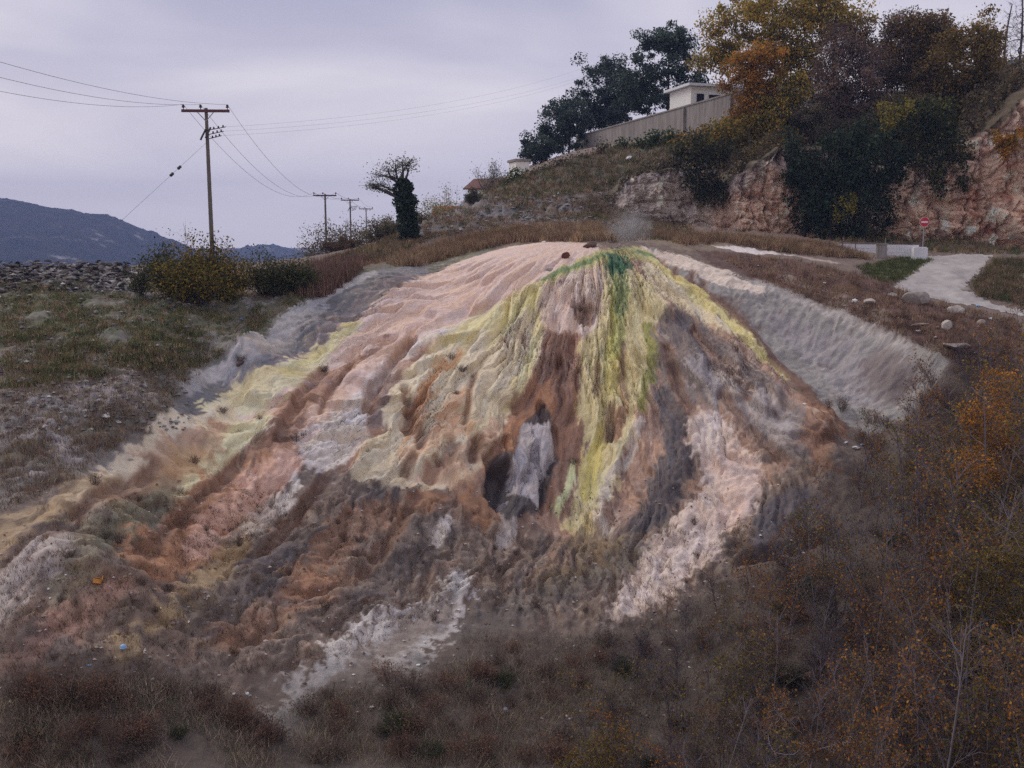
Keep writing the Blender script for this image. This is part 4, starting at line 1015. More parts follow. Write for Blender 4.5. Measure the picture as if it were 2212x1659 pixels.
def house(name, origin, dirv, lx, ly, zz, h, label, wallmat, roofmat, roof='slab', wins=(), over=0.35):
    """origin: near corner; walls run lx along dirv and ly to its right"""
    root = empty(name, (origin[0], origin[1], zz), label, 'house')
    dv_ = np.array([dirv[0], dirv[1], 0.0]) / math.hypot(*dirv); rv = np.array([dv_[1], -dv_[0], 0.0]); R = np.stack([dv_, rv, np.array([0, 0, 1.0])], 1)
    loc = lambda a_, b_, c_: dv_ * a_ + rv * b_ + np.array([0, 0, c_])
    MB().box(loc(lx / 2, ly / 2, h / 2 - 0.6), (lx, ly, h + 1.2), R).obj('wall', wallmat, root, False)
    if roof == 'slab':
        MB().box(loc(lx / 2, ly / 2, h + 0.14), (lx + 2 * over, ly + 2 * over, 0.24), R).obj('roof', roofmat, root, False)
    else:
        b = MB(); o_ = over; hh = h + 0.02; rz = h + min(lx, ly) * 0.28
        P_ = [loc(-o_, -o_, hh), loc(lx + o_, -o_, hh), loc(lx + o_, ly + o_, hh), loc(-o_, ly + o_, hh), loc(-o_, ly / 2, rz), loc(lx + o_, ly / 2, rz)]
        P2 = [p + np.array([0, 0, 0.14]) for p in P_]
        V = np.array(P_ + P2)
        b.add(V, [[0, 1, 5, 4], [3, 4, 5, 2], [6, 10, 11, 7], [9, 8, 11, 10], [0, 6, 7, 1], [3, 2, 8, 9], [0, 4, 10, 6], [4, 3, 9, 10], [1, 7, 11, 5], [5, 11, 8, 2]])
        b.obj('roof', roofmat, root, False)
        b = MB(); b.add(np.array([loc(0.02, 0.02, hh - 0.02), loc(0.02, ly - 0.02, hh - 0.02), loc(0.02, ly / 2, rz - 0.05)]), [[0, 1, 2]])
        b.obj('gable', wallmat, root, False); b = MB(); b.add(np.array([loc(lx - 0.02, 0.02, hh - 0.02), loc(lx - 0.02, ly - 0.02, hh - 0.02), loc(lx - 0.02, ly / 2, rz - 0.05)]), [[0, 1, 2]])
        b.obj('gable', wallmat, root, False)
    for face, s, z0, ww, wh in wins:
        if face == 'left':                # the long wall along dirv
            w = MB().box(loc(s, -0.01, z0), (ww + 0.16, 0.1, wh + 0.16), R).obj('window', M_WHITE, root, False)
            MB().box(loc(s, -0.06, z0), (ww, 0.06, wh), R).obj('pane', M_GLASS, w, False)
        else:
            w = MB().box(loc(-0.01, s, z0), (0.1, ww + 0.16, wh + 0.16), R).obj('window', M_WHITE, root, False)
            MB().box(loc(-0.06, s, z0), (0.06, ww, wh), R).obj('pane', M_GLASS, w, False)
    return root
hc = at(691, 96, 101)
house('hilltop_house', (hc.x, hc.y), (-0.287, 0.958), 4.8, 6.5, 11.6, 3.6, 'small cream house with a flat white roof above the retaining wall', M_CREAM, M_WHITE, 'slab',
      [('front', 1.0, 2.5, 0.8, 0.8), ('front', 2.7, 2.4, 1.5, 0.9), ('front', 4.9, 2.4, 1.5, 0.9)], 0.5)
hb = at(509, 170, 104)
house('hilltop_house', (hb.x, hb.y), (0.95, 0.3), 1.4, 2.4, hb.z - 0.6, 1.3, 'tiny pale flat-roofed house on the skyline under the dark trees', M_CREAM, M_CONC, 'slab', [('left', 0.75, 0.9, 0.4, 0.35)], 0.15)
hb = at(486, 186, 106)
house('hilltop_house', (hb.x, hb.y), (0.8, -0.4), 4.6, 4.0, hb.z - 1.9, 1.3, 'house with dull brown tiled roof low on the skyline', M_CREAM, mat_plain('brown_roof_tile', (112, 78, 70), 0.85, 0.2, 4.0, 0.02), 'gable', [('left', 1.4, 0.5, 0.6, 0.5)])
hb = at(435, 208, 112)
house('hilltop_house', (hb.x, hb.y), (0.9, 0.2), 3.0, 4.0, hb.z - 1.75, 0.9, 'house with bright orange tiled roof behind the ivy-clad tree', M_CREAM, mat_plain('orange_roof_tile', (196, 100, 62), 0.85, 0.2, 4.0, 0.02), 'gable', [('left', 1.5, 0.3, 0.6, 0.5)])
hb = at(1006, 84, 98)
house('hilltop_house', (hb.x, hb.y), (-0.25, 0.96), 6.0, 9.0, hb.z - 1.2, 2.6, 'pale bluish house with dark overhanging roof at the cliff top', mat_plain('pale_blue_render', (176, 182, 196), 0.8, 0.08, 2.0), M_DARKROOF, 'gable', [('front', 1.6, 1.6, 0.8, 0.8)], 0.7)
hb = at(768, 108, 101)
house('hilltop_house', (hb.x, hb.y), (-0.4, 0.92), 6.0, 8.0, hb.z - 1.0, 3.4, 'pale house half hidden behind the yellow autumn trees', M_WHITE, M_CONC, 'slab', [('front', 1.6, 1.8, 0.9, 0.9), ('front', 4.0, 1.8, 0.9, 0.9)], 0.4)

# ------------------------------------------------------------------ utility poles and wires
M_WOOD = mat_plain('weathered_pole_wood', (108, 101, 95), 0.9, 0.25, 2.0, 0.01, stretch=(6, 6, 0.5))
M_RUST = mat_plain('rusty_crossarm_steel', (96, 66, 66), 0.8, 0.2, 6.0)
M_INS = mat_plain('dark_glazed_porcelain', (40, 34, 34), 0.3, 0.1, 4.0, spec=0.5)
M_WIRE = mat_plain('wire', (120, 112, 118), 0.7, 0.05, 1.0)
def lathe(b, base, prof, sides=10, tint=None):
    ang = np.arange(sides) * 2 * math.pi / sides
    v = np.array([(base[0] + r_ * math.cos(t), base[1] + r_ * math.sin(t), base[2] + z_) for z_, r_ in prof for t in ang])
    k_ = len(prof); i = np.arange(k_ - 1)[:, None] * sides; j = np.arange(sides)[None]; j2 = (j + 1) % sides
    b.add(v, np.stack([i + j, i + j2, i + sides + j2, i + sides + j], -1).reshape(-1, 4), tint)
    return b
def utility_pole(px, ytop, ybase, d, arm, label, r0=0.13, armdir=(1, 0.12), low=False, offs=(-0.93, -0.17, 0.93)):
    t_ = at(px, ytop, d); zb = drop(t_.x, t_.y) - 0.3
    root = empty('utility_pole', (t_.x, t_.y, zb), label, 'utility pole', 'utility poles along the field')
    hgt = t_.z - zb
    MB().tube([(0, 0, 0), (0, 0, hgt * 0.5), (0, 0, hgt)], [r0, r0 * 0.85, r0 * 0.66], 10).obj('post', M_WOOD, root)
    a_ = np.array([armdir[0], armdir[1], 0]); a_ = a_ / np.linalg.norm(a_); R = np.stack([a_, np.array([-a_[1], a_[0], 0]), np.array([0, 0, 1.0])], 1)
    za = hgt - 0.16; f_ = np.array([a_[1], -a_[0], 0]) * (r0 * 0.7 + 0.05)
    MB().box(f_ + np.array([0, 0, za]), (arm, 0.1, 0.14), R).obj('crossarm', M_RUST, root, False)
    for s in (-1, 1):
        MB().tube([f_ + a_ * s * arm * 0.17 + np.array([0, 0, za - 0.06]), f_ * 0.8 + np.array([0, 0, za - 0.52])], 0.022, 5).obj('brace', M_GREY, root)
    tips = []
    for s in offs:
        p = f_ + a_ * s * arm / 2 + np.array([0, 0, za + 0.07])
        lathe(MB(), p, [(0, 0.02), (0.08, 0.02), (0.09, 0.075), (0.14, 0.085), (0.16, 0.05), (0.20, 0.07), (0.24, 0.05), (0.26, 0.001)]).obj('insulator', M_INS, root)
        tips.append(np.array([t_.x, t_.y, zb]) + p + np.array([0, 0, 0.25]))
    if low:
        zl = hgt - 1.35
        for s, dz in ((0.10, 0.1), (-0.16, -0.0)):
            MB().box(np.array([s, -0.16, zl + dz]), (0.07, 0.09, 0.62), Matrix.Rotation(0.5, 3, 'Y')).obj('fuse_holder', M_INS, root, False)
        for q in range(3):
            p0 = np.array([0.05, -0.1, zl + 0.22 - 0.22 * q]); p1 = p0 + np.array([1.0 - 0.12 * q, -0.15, 0.16])
            MB().tube([p0, p1], 0.022, 5).obj('bracket', M_RUST, root)
            for t in (0.35, 0.6, 0.85):
                lathe(MB(), p0 * (1 - t) + p1 * t + np.array([0, 0, 0.0]), [(0, 0.02), (0.03, 0.055), (0.06, 0.03), (0.09, 0.05), (0.13, 0.001)], 7).obj('insulator', M_INS, root)
            tips.append(np.array([t_.x, t_.y, zb]) + p1)
    return root, tips, np.array([t_.x, t_.y, zb])
p1, t1, b1_ = utility_pole(206, 108, 300, 52, 2.42, 'tall near utility pole with crossarm rising behind the yellow bush', 0.125, (1, 0.05), True, (-0.92, -0.2, 0.92))
p2, t2_, b2_ = utility_pole(325, 194, 262, 104, 2.42, 'second utility pole, with plain crossarm, left of the scrub', 0.14, (1, 0.05))
p3, t3, b3_ = utility_pole(350, 199, 262, 134, 2.42, 'third utility pole along, carrying a transformer bracket', 0.14, (1, 0.05), True)
p4, t4, b4_ = utility_pole(366, 208, 262, 172, 2.42, 'farthest and shortest looking utility pole in the row', 0.14, (1, 0.05))
def wire(a_, b_, sag, label, r=0.012, name='power_line', n=28):
    a_ = np.asarray(a_, float); b_ = np.asarray(b_, float); t = np.linspace(0, 1, n)[:, None]
    p = a_ * (1 - t) + b_ * t; p[:, 2] -= (4 * sag * t * (1 - t))[:, 0]
    o = MB().tube(p, r, 4, cap=False).obj(name, M_WIRE)
    return tagged(o, label, 'power line', 'overhead wires')
e0 = [at(-40, 83, 30), at(-40, 67, 30), at(-40, 50, 30)]
for a_, b_, nm in zip(t1[:3], e0, ('lowest', 'middle', 'highest')):
    wire(a_, b_, 0.35, nm + ' of the three wires running left from the near pole', 0.007)
for a_, b_, nm in zip(t1[:3], t2_[:3], ('lowest', 'middle', 'highest')):
    wire(a_, b_, 2.0, nm + ' sagging wire between the near pole and the second pole', 0.010)
for a_, b_, nm in zip(t2_[:3], t3[:3], ('left', 'middle', 'right')):
    wire(a_, b_, 0.4, nm + ' short wire between the second and third poles', 0.014)
for a_, b_, nm in zip(t3[:3], t4[:3], ('left', 'middle', 'right')):
    wire(a_, b_, 0.4, nm + ' short wire between the third and fourth poles', 0.014)
for a_, (qx, qy), nm in zip(t1[3:], ((640, 46), (648, 52), (642, 57)), ('uppermost', 'middle', 'lowest')):
    wire(a_, at(qx, qy, 96), 1.3, nm + ' faint wire crossing the sky towards the dark trees', 0.0035, n=40)
gw = [np.array(at(206, 143, 52)), np.array(at(120, 222, 47))]
gq = gw[0] + (gw[1] - gw[0]) * 1.62
guy = empty('guy_wire', gw[0], 'slanting stay wire with two dark insulators beside the near pole', 'stay wire')
MB().tube([(0, 0, 0), gq - gw[0]], 0.008, 4).obj('cable', M_WIRE, guy)
for t in (0.33, 0.42):
    c = (gw[1] - gw[0]) * t; dd = (gw[1] - gw[0]) / np.linalg.norm(gw[1] - gw[0])
    MB().tube([c - dd * 0.14, c - dd * 0.1, c + dd * 0.1, c + dd * 0.14], [0.02, 0.075, 0.075, 0.02], 8).obj('insulator', M_INS, guy)
# slim post above the brown trees
q = at(909, 18, 92); zb = drop(q.x, q.y)
lp = empty('lamp_post', (q.x, q.y, zb), 'slim grey post standing up through the bare trees', 'post')
MB().tube([(0, 0, -0.2), (0, 0, q.z - zb)], [0.12, 0.08], 8).obj('post', M_GREY, lp)
MB().box((-0.5, 0, q.z - zb), (1.0, 0.12, 0.08)).obj('arm', M_GREY, lp, False)

# ------------------------------------------------------------------ no-entry sign, white wall
g, _ = seen(922, 259)
sign = empty('no_entry_sign', (g.x, g.y, g.z), 'round red no-entry sign with white bar on a grey post', 'sign')
st = at(923.5, 222, g.y); sh = st.z - g.z
MB().tube([(0, 0, -0.2), (0, 0, sh + 0.3)], 0.04, 8).obj('post', M_GREY, sign)
M_RED = mat_plain('red_sign_paint', (186, 26, 40), 0.45, 0.05, 4.0, spec=0.5)
def disc(r_, y0, y1, sides=40):
    ang = np.arange(sides) * 2 * math.pi / sides
    v = np.array([(r_ * math.cos(t), y_, r_ * math.sin(t)) for y_ in (y0, y1) for t in ang] + [(0, y0, 0), (0, y1, 0)])
    b = MB(); q_ = np.arange(sides); q2 = (q_ + 1) % sides
    b.add(v + np.array([0, 0, sh]), np.stack([q_, q2, q2 + sides, q_ + sides], 1))
    b.add(v + np.array([0, 0, sh]), [[i, (i + 1) % sides, 2 * sides] for i in range(sides)] + [[i + sides, (i + 1) % sides + sides, 2 * sides + 1] for i in range(sides)])
    return b
disc(0.33, -0.045, -0.062).obj('rim', M_WHITE, sign, False)
disc(0.315, -0.0625, -0.067).obj('face', M_RED, sign, False)
MB().box((0, -0.07, sh), (0.44, 0.006, 0.105)).obj('bar', M_WHITE, sign, False)
MB().box((0, -0.035, sh), (0.3, 0.02, 0.06)).obj('bracket', M_GREY, sign, False)

M_LIME = mat_plain('whitewashed_block', (214, 212, 214), 0.9, 0.1, 2.5, 0.02)
wl = empty('white_wall', tuple(at(872, 256, 68.5)), 'low whitewashed block wall beside the no-entry sign', 'wall')
A = at(826, 250, 69.5); B = at(918, 256, 67.6)
n_bl = 20
for i in range(n_bl):
    for c_ in range(3):
        t = (i + (0.5 if c_ % 2 else 0.0) + 0.5) / n_bl
        if t > 1.0:
            continue
        p = A.lerp(B, t); zt = at(0, 244.5 + 1.0 * (t - 0.5), p.y).z
        hgt = 0.26
        MB().box((p.x, p.y + rng.normal(0, 0.012), zt - hgt * (c_ + 0.5) * 1.02), (6.7 / n_bl - 0.012, 0.3, hgt), Matrix.Rotation(math.atan2(B.y - A.y, B.x - A.x) + rng.normal(0, 0.01), 3, 'Z')).obj('block', M_LIME, wl, False).location = -wl.location
g2, _ = seen(919, 258)
eb = empty('concrete_block', (g2.x - 0.1, g2.y - 0.25, g2.z), 'pale concrete block at the foot of the no-entry sign', 'block')
MB().box((0, 0, 0.3), (0.95, 0.5, 0.8)).obj('block_body', M_LIME, eb, False)
MB().box((0, 0, 0.72), (0.8, 0.4, 0.06)).obj('cap', M_LIME, eb, False)
g3, _ = seen(881, 257)
pb = empty('meter_box', (g3.x, g3.y, g3.z), 'grey concrete meter box standing before the white wall', 'box')
MB().box((0, 0, 0.35), (0.62, 0.4, 0.95)).obj('box_body', M_CONC, pb, False)
MB().box((0, 0, 0.86), (0.72, 0.5, 0.07)).obj('lid', M_CONC, pb, False)
MB().tube([(0.25, 0, 0.85), (0.25, 0, 1.25)], 0.02, 5).obj('pipe', M_GREY, pb)
for i, (qx, nm) in enumerate(((829, 'leftmost'), (842, 'middle'), (855, 'right-hand'))):
    g4, _ = seen(qx, 252)
    fp = MB().tube([(g4.x, g4.y, g4.z - 0.2), (g4.x + 0.02, g4.y, g4.z + 0.5), (g4.x + 0.03, g4.y, g4.z + 1.0)], [0.03, 0.028, 0.025], 6).obj('fence_post', M_RUST)
    tagged(fp, nm + ' of three thin rusty stakes before the white wall', 'stake', 'stakes by the white wall')

# ------------------------------------------------------------------ boulders
def rock_mesh(name, size, seed, mat, flat=1.0, tint=(1, 1, 1), sub=3, jag=0.25):
    bm = bmesh.new(); bmesh.ops.create_icosphere(bm, subdivisions=sub, radius=1.0)
    co = np.array([v.co[:] for v in bm.verts]); r = np.random.default_rng(seed)
    for _ in range(9):                     # knock flat facets off a lump
        n_ = r.normal(size=3); n_ /= np.linalg.norm(n_); h_ = r.uniform(0.5, 0.85); ex = co @ n_ - h_
        co -= np.maximum(ex, 0)[:, None] * n_ * 0.9
    co *= (1 + jag * 0.5 * np.array([fbm(co[:, 0] * 2.3 + seed, co[:, 1] * 2.3 + co[:, 2] * 1.7, seed, 3)]).T)
    co *= np.array(size) * np.array([1, 1, flat])
    for v, c in zip(bm.verts, co):
        v.co = c
    me = bpy.data.meshes.new(name); bm.to_mesh(me); bm.free(); me.materials.append(mat)
    return me
M_ROCK = mat_plain('grey_limestone', (150, 140, 132), 0.95, 0.3, 3.0, 0.05)
M_PALE = mat_plain('pale_travertine', (180, 170, 158), 0.95, 0.2, 3.0, 0.05)
M_SLAB = mat_plain('lilac_grey_plate', (158, 151, 153), 0.92, 0.28, 2.2, 0.07, stretch=(1, 1, 0.6))
bl = [((1976, 655), (0.85, 0.55, 0.60), M_ROCK, 'big rounded grey boulder below the gravel path', 1),
      ((2067, 678), (0.62, 0.4, 0.42), M_PALE, 'pale wedge-shaped boulder just below the gravel path', 2),
      ((2045, 708), (0.34, 0.3, 0.34), M_PALE, 'small pale upright stone between the two flat slabs', 3),
      ((2062, 748), (0.80, 0.55, 0.16), M_ROCK, 'thin flat grey slab lying above the bushy bank', 4),
      ((1985, 705), (0.6, 0.4, 0.12), M_ROCK, 'flat brownish slab below the big rounded boulder', 5),
      ((1925, 640), (0.4, 0.3, 0.2), M_ROCK, 'grey stone left of the big rounded boulder', 6),
      ((1880, 655), (0.34, 0.3, 0.2), M_PALE, 'pale stone nearest the ridge rim', 7),
      ((2120, 700), (0.3, 0.25, 0.2), M_ROCK, 'small grey stone right of the pale wedge boulder', 8),
      ((2085, 628), (0.3, 0.22, 0.16), M_ROCK, 'small grey stone at the path bend', 9),
      ((1222, 556), (0.26, 0.22, 0.26), mat_plain('dark_red_rock', (104, 62, 56), 0.9, 0.2, 4.0, 0.03), 'small dark red stone perched on the pale dome', 10),
      ((1275, 532), (0.5, 0.3, 0.2), mat_plain('brown_rock', (92, 70, 62), 0.9, 0.25, 4.0, 0.03), 'brown broken lump on the mound crest near the steam', 11),
      ((1190, 585), (0.3, 0.2, 0.12), M_ROCK, 'grey stone above the green edge of the dome', 12),
      ((520, 785), (0.3, 0.2, 0.16), mat_plain('dull_brown_rock', (96, 80, 74), 0.9, 0.25, 4.0, 0.03), 'brown stone on the grey shoulder', 13)]
for (fx, fy), sz, mt, lb, sd_ in bl:
    p, n_ = seen(fx * FK, fy * FK)
    o = bpy.data.objects.new('boulder', rock_mesh('boulder', sz, sd_, mt)); COL.objects.link(o)
    o.location = p + n_ * sz[2] * 0.35; o.rotation_euler = (0.1 * math.sin(sd_), 0.1 * math.cos(sd_ * 3), sd_ * 1.3 if sz[0] < 0.5 else 0.2)
    tagged(o, lb, 'boulder', 'loose boulders')
# grey plates left standing by a slip in the brown centre of the mound
def plate(outline, thick, label, seed, lift=0.04):
    xy = np.array([ground_at(x * FK, y * FK) for x, y in outline]); P_ = np.column_stack([xy, base_z(xy[:, 0], xy[:, 1])])
    c0 = P_.mean(0); e_ = 0.6; bz = lambda x_, y_: float(base_z(np.array([x_]), np.array([y_]))[0])
    nrm = np.array([-(bz(c0[0] + e_, c0[1]) - bz(c0[0] - e_, c0[1])) / (2 * e_), -(bz(c0[0], c0[1] + e_) - bz(c0[0], c0[1] - e_)) / (2 * e_), 1.0]); nrm /= np.linalg.norm(nrm); ax = np.cross(nrm, [0, 0, 1.0]); ax /= np.linalg.norm(ax); ay = np.cross(nrm, ax)
    uv = np.stack([(P_ - c0) @ ax, (P_ - c0) @ ay], 1)
    r = np.random.default_rng(seed); n0 = len(uv); nb = n0 * 10
    t = np.arange(nb) / 10.0; i = t.astype(int); f_ = (t - i)[:, None]
    ring = uv[i] * (1 - f_) + uv[(i + 1) % n0] * f_ + np.stack([perlin(t * 1.7, t * 0 + seed, seed), perlin(t * 1.7, t * 0 + 9 + seed, seed)], 1) * 0.14 + r.normal(0, 0.02, (nb, 2))
    b = MB(); rows = []; ks_ = [1.06, 1.02, 0.97, 0.9, 0.82, 0.74, 0.66, 0.58, 0.5, 0.42, 0.34, 0.26, 0.18, 0.1, 0.03]; hs = [-0.5, thick * 0.3, thick * 0.75] + [thick] * 12
    for k_, h_ in zip(ks_, hs):
        q_ = ring * k_; hh = h_ + (0.34 * fbm(q_[:, 0] / 0.45 + seed, q_[:, 1] / 0.8, seed, 5, 0.65) if h_ > 0 else 0)
        rows.append(c0 + q_[:, :1] * ax + q_[:, 1:] * ay + (np.zeros(nb) + hh)[:, None] * nrm)
    V = np.concatenate(rows); m_ = len(ks_); ii_ = np.arange(m_ - 1)[:, None] * nb; j_ = np.arange(nb)[None]; j2 = (j_ + 1) % nb
    b.add(V - c0, np.stack([ii_ + j_, ii_ + j2, ii_ + nb + j2, ii_ + nb + j_], -1).reshape(-1, 4))
    b.add(np.vstack([rows[-1] - c0, (c0 + nrm * thick * 1.05) - c0]), [[q_, (q_ + 1) % nb, nb] for q_ in range(nb)])
    o = b.obj('rock_plate', M_SLAB, None, False); o.location = c0 + nrm * lift
    return tagged(o, label, 'rock slab', 'bared rock plates')
plate([(1130, 935), (1162, 928), (1188, 940), (1193, 985), (1178, 1020), (1163, 1042), (1140, 1030), (1116, 1005), (1114, 965)], 0.10, 'upper lilac-grey rock plate in the brown heart of the mound', 3)
plate([(1106, 1003), (1140, 1036), (1160, 1050), (1160, 1104), (1130, 1092), (1102, 1066)], 0.12, 'lower lilac-grey rock plate above the dark hollow', 4)
plate([(1072, 1098), (1100, 1088), (1128, 1110), (1120, 1130), (1082, 1132)], 0.08, 'small crumbling grey plate at the foot of the slip', 5)

# ------------------------------------------------------------------ bank of flat stones along the field
bank = empty('stone_bank', tuple(seen(60, 280)[0]), 'tumbled bank of flat grey stones along the field edge', 'stone bank')
M_STONES = [mat_plain('bank_stone_%s' % nm, c, 0.95, 0.3, 4.0, 0.03) for nm, c in (('grey', (84, 80, 80)), ('dark', (48, 45, 45)), ('pale', (116, 110, 108)), ('brown', (68, 60, 57)))]
smesh = [rock_mesh('stone', (0.20, 0.16, 0.05), 60 + i, M_STONES[i % 4], 1.0, sub=2) for i in range(12)]
sp = []
while len(sp) < 300:
    px_, py_ = rng.uniform(-6, 128), rng.uniform(264, 292)
    if py_ > 284 - 0.05 * px_ and rng.random() < 0.6:
        continue
    p, n_ = seen(px_, py_)
    sp.append((p, n_))
for i, (p, n_) in enumerate(sp):
    o = bpy.data.objects.new('stone', smesh[i % 12]); COL.objects.link(o); o.parent = bank
    o.location = p + Vector((0, 0, rng.uniform(0.0, 0.22))) - bank.location; o.rotation_euler = (rng.normal(0, 0.25), rng.normal(0, 0.25), rng.uniform(0, 6.3))
    s = rng.uniform(0.6, 1.5); o.scale = (s, s, s * rng.uniform(0.7, 1.3))
# scattered small field stones and rock crumbs: too many to count
def crumbs(name, n, sampler, smin, smax, cols, label, seed):
    r = np.random.default_rng(seed); b = MB()
    oct_v = np.array([(1, 0, 0), (0, 1, 0), (-1, 0, 0), (0, -1, 0), (0, 0, 1), (0, 0, -0.6)], float)
    oct_f = np.array([(0, 1, 4), (1, 2, 4), (2, 3, 4), (3, 0, 4), (1, 0, 5), (2, 1, 5), (3, 2, 5), (0, 3, 5)])
    V = []; Fc = []; T = []; pal = palette(cols, n, r, 0.2)
    for i in range(n):
        p = sampler(r)
        if p is None:
            continue
        s = r.uniform(smin, smax) * np.array([1, r.uniform(0.5, 1), r.uniform(0.3, 0.7)])
        a_ = r.uniform(0, 6.28); R = np.array([[math.cos(a_), -math.sin(a_), 0], [math.sin(a_), math.cos(a_), 0], [0, 0, 1]])
        V.append((oct_v * (1 + r.normal(0, 0.2, (6, 1))) * s) @ R.T + np.array(p)); Fc.append(oct_f + 6 * len(Fc)); T.append(np.repeat(pal[i:i + 1], 6, 0))
    b.add(np.concatenate(V), np.concatenate(Fc), np.concatenate(T))
    o = b.obj(name, M_STONE_T, None, False)
    return tagged(o, label, kind='stuff')
M_STONE_T = mat_tint('rock_crumb', 0.95, 0, 0)
def in_px(x0, x1, y0, y1):
    def s(r):
        x, y = r.uniform(x0, x1), r.uniform(y0, y1)
        if LOOK[int((y - BY0) / BS), int((x - BX0) / BS)] < 0 or LOOK[int((y - 7 - BY0) / BS), int((x - BX0) / BS)] < 0:
            return None
        p, n_ = seen(x, y)
        return (p.x, p.y, p.z + 0.01)
    return s
crumbs('field_stones', 900, in_px(-5, 190, 275, 430), 0.04, 0.17, [((112, 108, 106), 5), ((148, 142, 138), 1), ((84, 78, 76), 4)], 'grey stones strewn over the grassy left slope', 21)
crumbs('hillside_stones', 450, in_px(410, 640, 192, 238), 0.06, 0.3, [((116, 112, 114), 5), ((140, 134, 132), 1), ((86, 80, 82), 4)], 'grey rocks breaking the hillside behind the mound', 22)
crumbs('bank_stones', 500, poly_px("1560,560 1720,575 1900,615 1960,660 2100,690 2200,700 2200,800 2060,750 1960,715 1880,680 1760,640 1640,598"), 0.04, 0.16, [((110, 92, 84), 5), ((170, 158, 150), 2), ((80, 64, 58), 3)], 'small brown and pale stones on the bank behind the ridge', 23)
crumbs('bank_rubble', 900, in_px(-5, 135, 263, 292), 0.05, 0.2, [((100, 96, 96), 4), ((60, 56, 56), 4), ((140, 134, 132), 2)], 'small rubble between the flat stones of the bank', 25)
crumbs('slope_stones', 900, in_px(0, 800, 480, 720), 0.03, 0.10, [((150, 138, 130), 4), ((190, 182, 176), 1), ((100, 84, 76), 4)], 'stone crumbs over the lower slopes', 24)
# ------------------------------------------------------------------ hilltop trees
def root_at(px, d, dz=0.0):
    a_, _ = ray(px, 120); x = a_ * d
    return Vector((x, d, drop(x, d) + dz))
def px_tree(name, px, d, ell, cols, label, seed, bark=(58, 52, 50), leaf=0.26, per=70, nclus=80, cr=0.6, trunk_r=0.18, group=None, up_to=None):
    """a tree whose crown lobes are measured on the picture as (px, py, half width, half height) at depth d"""
    b = root_at(px, d); k = d / FPX
    r_ = np.random.default_rng(seed + 900)
    bl_ = []
    for (ex, ey, rx, ry) in ell:
        q = at(ex, ey, d) - b
        bl_.append((q.x, r_.normal(0, 0.6), q.z, rx * k, rx * k * 0.8, ry * k))
    top = max(q[2] + q[5] for q in bl_)
    return grow_tree(name, b, label, 'tree', top, bl_, cols, bark, leaf, per, nclus, cr, seed, trunk_r, (up_to or 0.82), group=group)
DARK = [((48, 60, 52), 4), ((62, 74, 64), 3), ((40, 50, 46), 3), ((80, 90, 80), 1)]
GE = 'dark evergreen trees along the hilltop'
px_tree('evergreen_tree', 668, 113, [(660, 60, 28, 30), (638, 85, 20, 24), (690, 78, 18, 24), (668, 40, 24, 14), (650, 100, 24, 14), (684, 52, 16, 16)], DARK, 'tallest dark evergreen tree, beside the cream house', 11, leaf=0.30, per=125, nclus=170, cr=0.5, group=GE)
px_tree('evergreen_tree', 606, 128, [(604, 90, 28, 28), (586, 114, 22, 20), (624, 108, 22, 20), (612, 68, 18, 12), (604, 120, 26, 9)], DARK, 'dark evergreen tree left of the tallest one, above the wall', 12, leaf=0.32, per=125, nclus=160, cr=0.52, group=GE)
px_tree('evergreen_tree', 566, 124, [(558, 126, 20, 20), (545, 142, 17, 15), (574, 116, 15, 17), (576, 138, 18, 12), (556, 106, 10, 8)], DARK, 'middling dark evergreen tree at the left end of the wall', 13, leaf=0.3, per=110, nclus=105, cr=0.48, group=GE)
px_tree('evergreen_tree', 541, 108, [(540, 150, 15, 13), (530, 157, 11, 9), (528, 144, 7, 8)], DARK, 'smaller loose evergreen tree above the tiny pale house', 14, leaf=0.28, per=80, nclus=46, cr=0.36, group=GE)
YEL = [((146, 122, 54), 4), ((116, 106, 54), 4), ((168, 136, 56), 3), ((90, 90, 52), 3)]
ORA = [((152, 102, 40), 5), ((134, 98, 42), 4), ((166, 120, 48), 2), ((104, 90, 44), 4)]
BRN = [((114, 92, 64), 4), ((98, 84, 66), 4), ((134, 102, 58), 2), ((94, 82, 48), 2)]
px_tree('autumn_tree', 832, 90, [(762, 24, 44, 22), (722, 42, 22, 24), (802, 36, 34, 25), (718, 66, 18, 13), (838, 18, 30, 18), (790, 0, 60, 14), (700, 66, 9, 12), (800, 70, 24, 22), (775, 55, 20, 14)], YEL, 'huge yellow-green autumn tree with dark trunk topping the hill', 21, (44, 38, 36), 0.26, 92, 360, 0.5, 0.34, up_to=0.95)
px_tree('autumn_tree', 790, 84, [(757, 62, 25, 18), (740, 84, 22, 14), (760, 97, 18, 15), (744, 112, 18, 13)], ORA, 'orange-leaved autumn tree overhanging the retaining wall', 22, (60, 50, 44), 0.22, 110, 150, 0.42, 0.14)
px_tree('autumn_tree', 772, 85, [(774, 112, 24, 22), (742, 128, 22, 9), (720, 134, 16, 8), (790, 92, 16, 16)], YEL + [((70, 74, 44), 5)], 'olive-yellow tree under the orange one, beside the wall end', 23, (66, 56, 50), 0.22, 110, 130, 0.45, 0.12)
GB_ = 'thin brown trees on the cliff top'
px_tree('thin_leaved_tree', 846, 84, [(850, 76, 28, 30), (830, 106, 24, 24), (864, 110, 22, 24), (842, 48, 16, 14)], [((96, 82, 78), 4), ((108, 84, 68), 3), ((82, 72, 66), 3)], 'greyish purple half-bare tree right of the dark trunk', 31, (92, 80, 76), 0.22, 140, 180, 0.55, 0.12, GB_)
